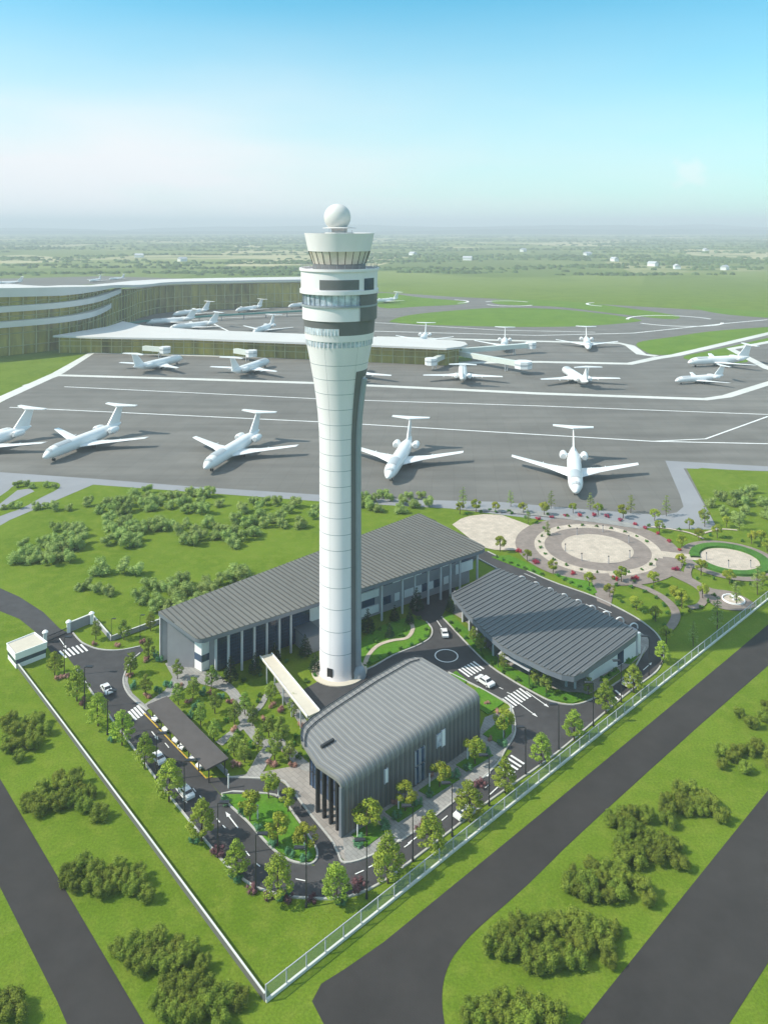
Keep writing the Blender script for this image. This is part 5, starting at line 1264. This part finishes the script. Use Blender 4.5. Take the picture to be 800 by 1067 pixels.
bushes('front', [(104, 854), (153, 939), (212, 1012), (752, 857), (708, 905), (676, 944), (634, 1008), (640, 975)], '{n} small lone olive bush from the left beside a verge clump', 'small lone bushes beside the verge clumps', sc=.7)

# shrubs
bushes('cyan', [(116, 772), (202, 879), (246, 917), (295, 938), (356, 942), (235, 838), (253, 850), (268, 866), (284, 880), (302, 893), (318, 898), (375, 881), (401, 864), (413, 854), (435, 839), (448, 830), (474, 811), (487, 803), (508, 787), (523, 778)], '{n} bluish-green rounded shrub from the left along the front road kerbs', 'bluish-green shrubs along the front road', 'shrub')
bushes('pink', [(98, 672), (124, 673), (150, 671), (152, 689), (136, 705), (62, 709), (84, 733), (152, 728), (188, 716), (197, 731), (219, 724), (240, 734), (283, 737), (295, 742), (314, 757), (300, 786), (246, 799), (282, 800), (305, 801), (246, 762), (275, 750), (70, 706)], '{n} dusty pink flowering shrub from the left in the left gardens', 'pink flowering shrubs in the left gardens', 'shrub')
bushes('cyan', [(162, 684), (166, 690), (139, 717), (165, 722), (175, 716), (204, 738), (212, 724), (230, 728), (199, 748)], '{n} bright green rounded shrub from the left around the paved court', 'green shrubs around the left paved court', 'shrub')
bushes('plum', [(262, 929), (278, 936), (300, 938), (325, 938), (374, 926), (246, 912), (440, 866), (228, 890), (445, 862), (482, 836), (500, 820)], '{n} plum-coloured low shrub from the left along the front road edge', 'plum-coloured shrubs along the front road', 'shrub')
bushes('pink', [(494, 727), (507, 734), (519, 743), (509, 771), (450, 808), (499, 778), (411, 838), (377, 858)], '{n} pink shrub from the left in the hall-side beds', 'pink shrubs in the hall-side beds', 'shrub', .8)
bushes('red', [(560, 541), (574, 540), (589, 538), (603, 538), (618, 538), (633, 539), (647, 543), (661, 547), (673, 551), (686, 557), (698, 565), (707, 574)], '{n} red flowering shrub from the left in the arc behind the large plaza', 'red shrubs in the arc behind the large plaza', 'shrub')
bushes('red', [(541, 575), (558, 587), (596, 599), (617, 603), (641, 605), (661, 605), (680, 600), (703, 595)], '{n} red flowering shrub from the left below the round plazas', 'red shrubs below the round plazas', 'shrub', 1.1)
bushes('shrub', [(q[0], q[1]) for q in [(G(360, 700))]][:0], '', '')
def dots(lines, label, group, kind='shrub', sc=1.0):
    pts = []
    for L_, st, off in lines:
        for x, y, t in along(smooth_line(GL(L_), 5), st, off, st*.5): pts.append((x, y))
    bushes(kind, pts, label, group, 'shrub', sc, world=True)
dots([([(462, 647), (503, 690), (530, 708), (557, 723), (575, 731), (597, 733), (616, 727)], 3.6, .9), ([(624, 711), (645, 699)], 2.2, 0), ([(651, 692), (665, 680)], 2.0, 0)], '{n} round green shrub from the left along the kerb of the pointed-roof hall', 'round shrubs along the kerb of the right hall')
dots([([(381, 697), (409, 684), (435, 674), (447, 666), (448, 656)], 2.8, .8), ([(386, 683), (395, 673), (410, 668), (424, 665), (428, 655)], 3.0, 1.2), ([(382, 664), (400, 655), (420, 648), (440, 645)], 2.6, 0)], '{n} dark green shrub from the left in the garden right of the tower', 'shrubs in the garden right of the tower')
dots([([(245, 713), (262, 708), (275, 704), (297, 692), (312, 686), (325, 690)], 3.4, 0), ([(300, 712), (318, 712), (330, 704)], 2.5, 0)], '{n} dark green shrub from the left on the lawn below the glass facade', 'shrubs on the lawn below the glass facade')
dots([([(632, 607), (650, 608), (668, 612), (687, 621), (700, 632), (704, 642)], 4.2, 1.6), ([(632, 607), (650, 608), (668, 612), (687, 621), (700, 632), (704, 642)], 4.2, -1.8), ([(720, 605), (735, 603), (760, 607), (795, 612)], 4.2, 0), ([(712, 640), (733, 632), (745, 620)], 4, 0)], '{n} tiny green shrub from the left along the curving garden paths', 'tiny shrubs along the curving garden paths', sc=.95)
dots([([(514, 580), (540, 591), (566, 600)], 2.4, 0), ([(578, 599), (596, 609), (620, 619)], 2.4, 0), ([(640, 627), (660, 636), (684, 650), (694, 662)], 3.0, 1.0)], '{n} tiny green shrub from the left along the rear service road kerb', 'tiny shrubs along the rear service road')
dots([([(480, 538), (520, 536), (545, 541), (560, 550), (569, 562)], 4.5, 1.2), ([(668, 549), (700, 553), (740, 560), (780, 568), (800, 578)], 4.2, 1), ([(500, 531), (560, 536), (620, 541)], 6, 0)], '{n} tiny green shrub from the left along the back garden edge', 'tiny shrubs along the back garden edge')
ringpts = [(pc[0]+15.8*cos(t), pc[1]+15.8*sin(t)) for t in [k*2*pi/24 for k in range(24)] if not (-.35 < ((t+pi) % (2*pi)-pi) < .1)]
bushes('shrub', ringpts, '{n} tiny green shrub from the left on the beige ring of the large plaza', 'tiny shrubs on the ring of the large plaza', 'shrub', .85, world=True)
bushes('shrub', [(193+7*k, 720+0*k+((k*37) % 11)) for k in range(0)], '', '')
bushes('shrub', [(236, 752), (229, 763), (247, 766), (252, 771), (240, 778), (236, 786), (260, 790), (262, 779), (271, 768), (283, 752), (290, 758), (276, 762), (308, 770), (318, 780), (305, 777), (297, 765), (270, 726), (268, 733), (311, 790), (322, 790)], '{n} tiny green shrub from the left beside the paths left of the hall', 'tiny shrubs in the path garden', 'shrub')
# clipped hedge ring on the small plaza
MB().lathe([(7.6, 0), (7.6, .6), (8.8, .68), (10.0, .6), (10.0, 0)], 48, c=(pc2[0], pc2[1], .1), a0=.25+pi, a1=3*pi-.12).build('hedge', M['leaf_shrub'], None, True, label='clipped dark green ring hedge round the small plaza', cat='hedge')

# far woods and a few houses beyond the airport
fm = MB(); rr = random.Random(5)
def blob(mb, x, y, r, h):
    n = 6; vs = [(x, y, h)]+[(x+r*.7*cos(k*pi*2/n), y+r*.7*sin(2*pi*k/n), h*.72*rr.uniform(.8, 1.1)) for k in range(n)]+[(x+r*cos(k*pi*2/n), y+r*sin(2*pi*k/n), 0) for k in range(n)]
    mb.add(vs, [(0, 1+k, 1+(k+1) % n) for k in range(n)]+[(1+k, 1+n+k, 1+n+(k+1) % n, 1+(k+1) % n) for k in range(n)])
for cl in range(230):
    Y = 1350*math.exp(rr.random()**1.0*1.6); X = rr.uniform(-.62, .62)*Y; m = rr.randint(12, 50); sx, sy = rr.uniform(40, 200)*Y/2500, rr.uniform(4, 22)*Y/2500
    for _ in range(m): blob(fm, X+rr.gauss(0, sx), Y+rr.gauss(0, sy), rr.uniform(5, 12)*(.5+Y/6000), rr.uniform(3, 7)*(.7+Y/8000))
fm.build('distant_woods', M['far_trees'], kind='stuff', label='blurred dark tree belts across the distant plain', cat='woods')
hp_ = empty('distant_house', (0, 0, 0)); MB().box((0, 0, 0), (26, 14, 8), 0, True).build('wall', M['white'], hp_)
MB().add([(-14, -8, 8), (14, -8, 8), (14, 8, 8), (-14, 8, 8), (-14, 0, 13), (14, 0, 13)], [(0, 1, 5, 4), (2, 3, 4, 5), (0, 4, 3), (1, 2, 5)]).build('roof', M['column'], hp_)
hs_ = sorted([(705, 280), (680, 277), (755, 281), (545, 262), (612, 266), (487, 271), (640, 272), (145, 268), (190, 272), (735, 262), (430, 266)])
for i, (x, y) in enumerate(hs_):
    p = G(x, y); inst(hp_, (p[0], p[1], 0), rt.uniform(0, 3), .55+p[1]/6500, label=f'{nth(i)} faint white building from the left on the distant plain', cat='house', group='faint white buildings on the distant plain')

# ------------------------------------------------------------------ air
hz = MB().box((0, 6000, 92), (19000, 13800, 186)).build('haze', None, kind='stuff', label='thin pale haze fading the distant plain', cat='haze')
hmat = bpy.data.materials.new('haze_volume'); hmat.use_nodes = True; t = hmat.node_tree; t.nodes.clear()
vol = t.nodes.new('ShaderNodeVolumePrincipled'); vol.inputs['Density'].default_value = .00024; vol.inputs['Color'].default_value = (.92, .97, 1, 1); vol.inputs['Anisotropy'].default_value = 0
mo = t.nodes.new('ShaderNodeOutputMaterial'); t.links.new(vol.outputs[0], mo.inputs['Volume']); hz.data.materials.append(hmat)

# prototypes never placed are removed
for L_ in list(PROTO.values())+list(BUSH.values()):
    for o in L_:
        if o.name not in USED:
            for c in kids(o): bpy.data.objects.remove(c)
            bpy.data.objects.remove(o)
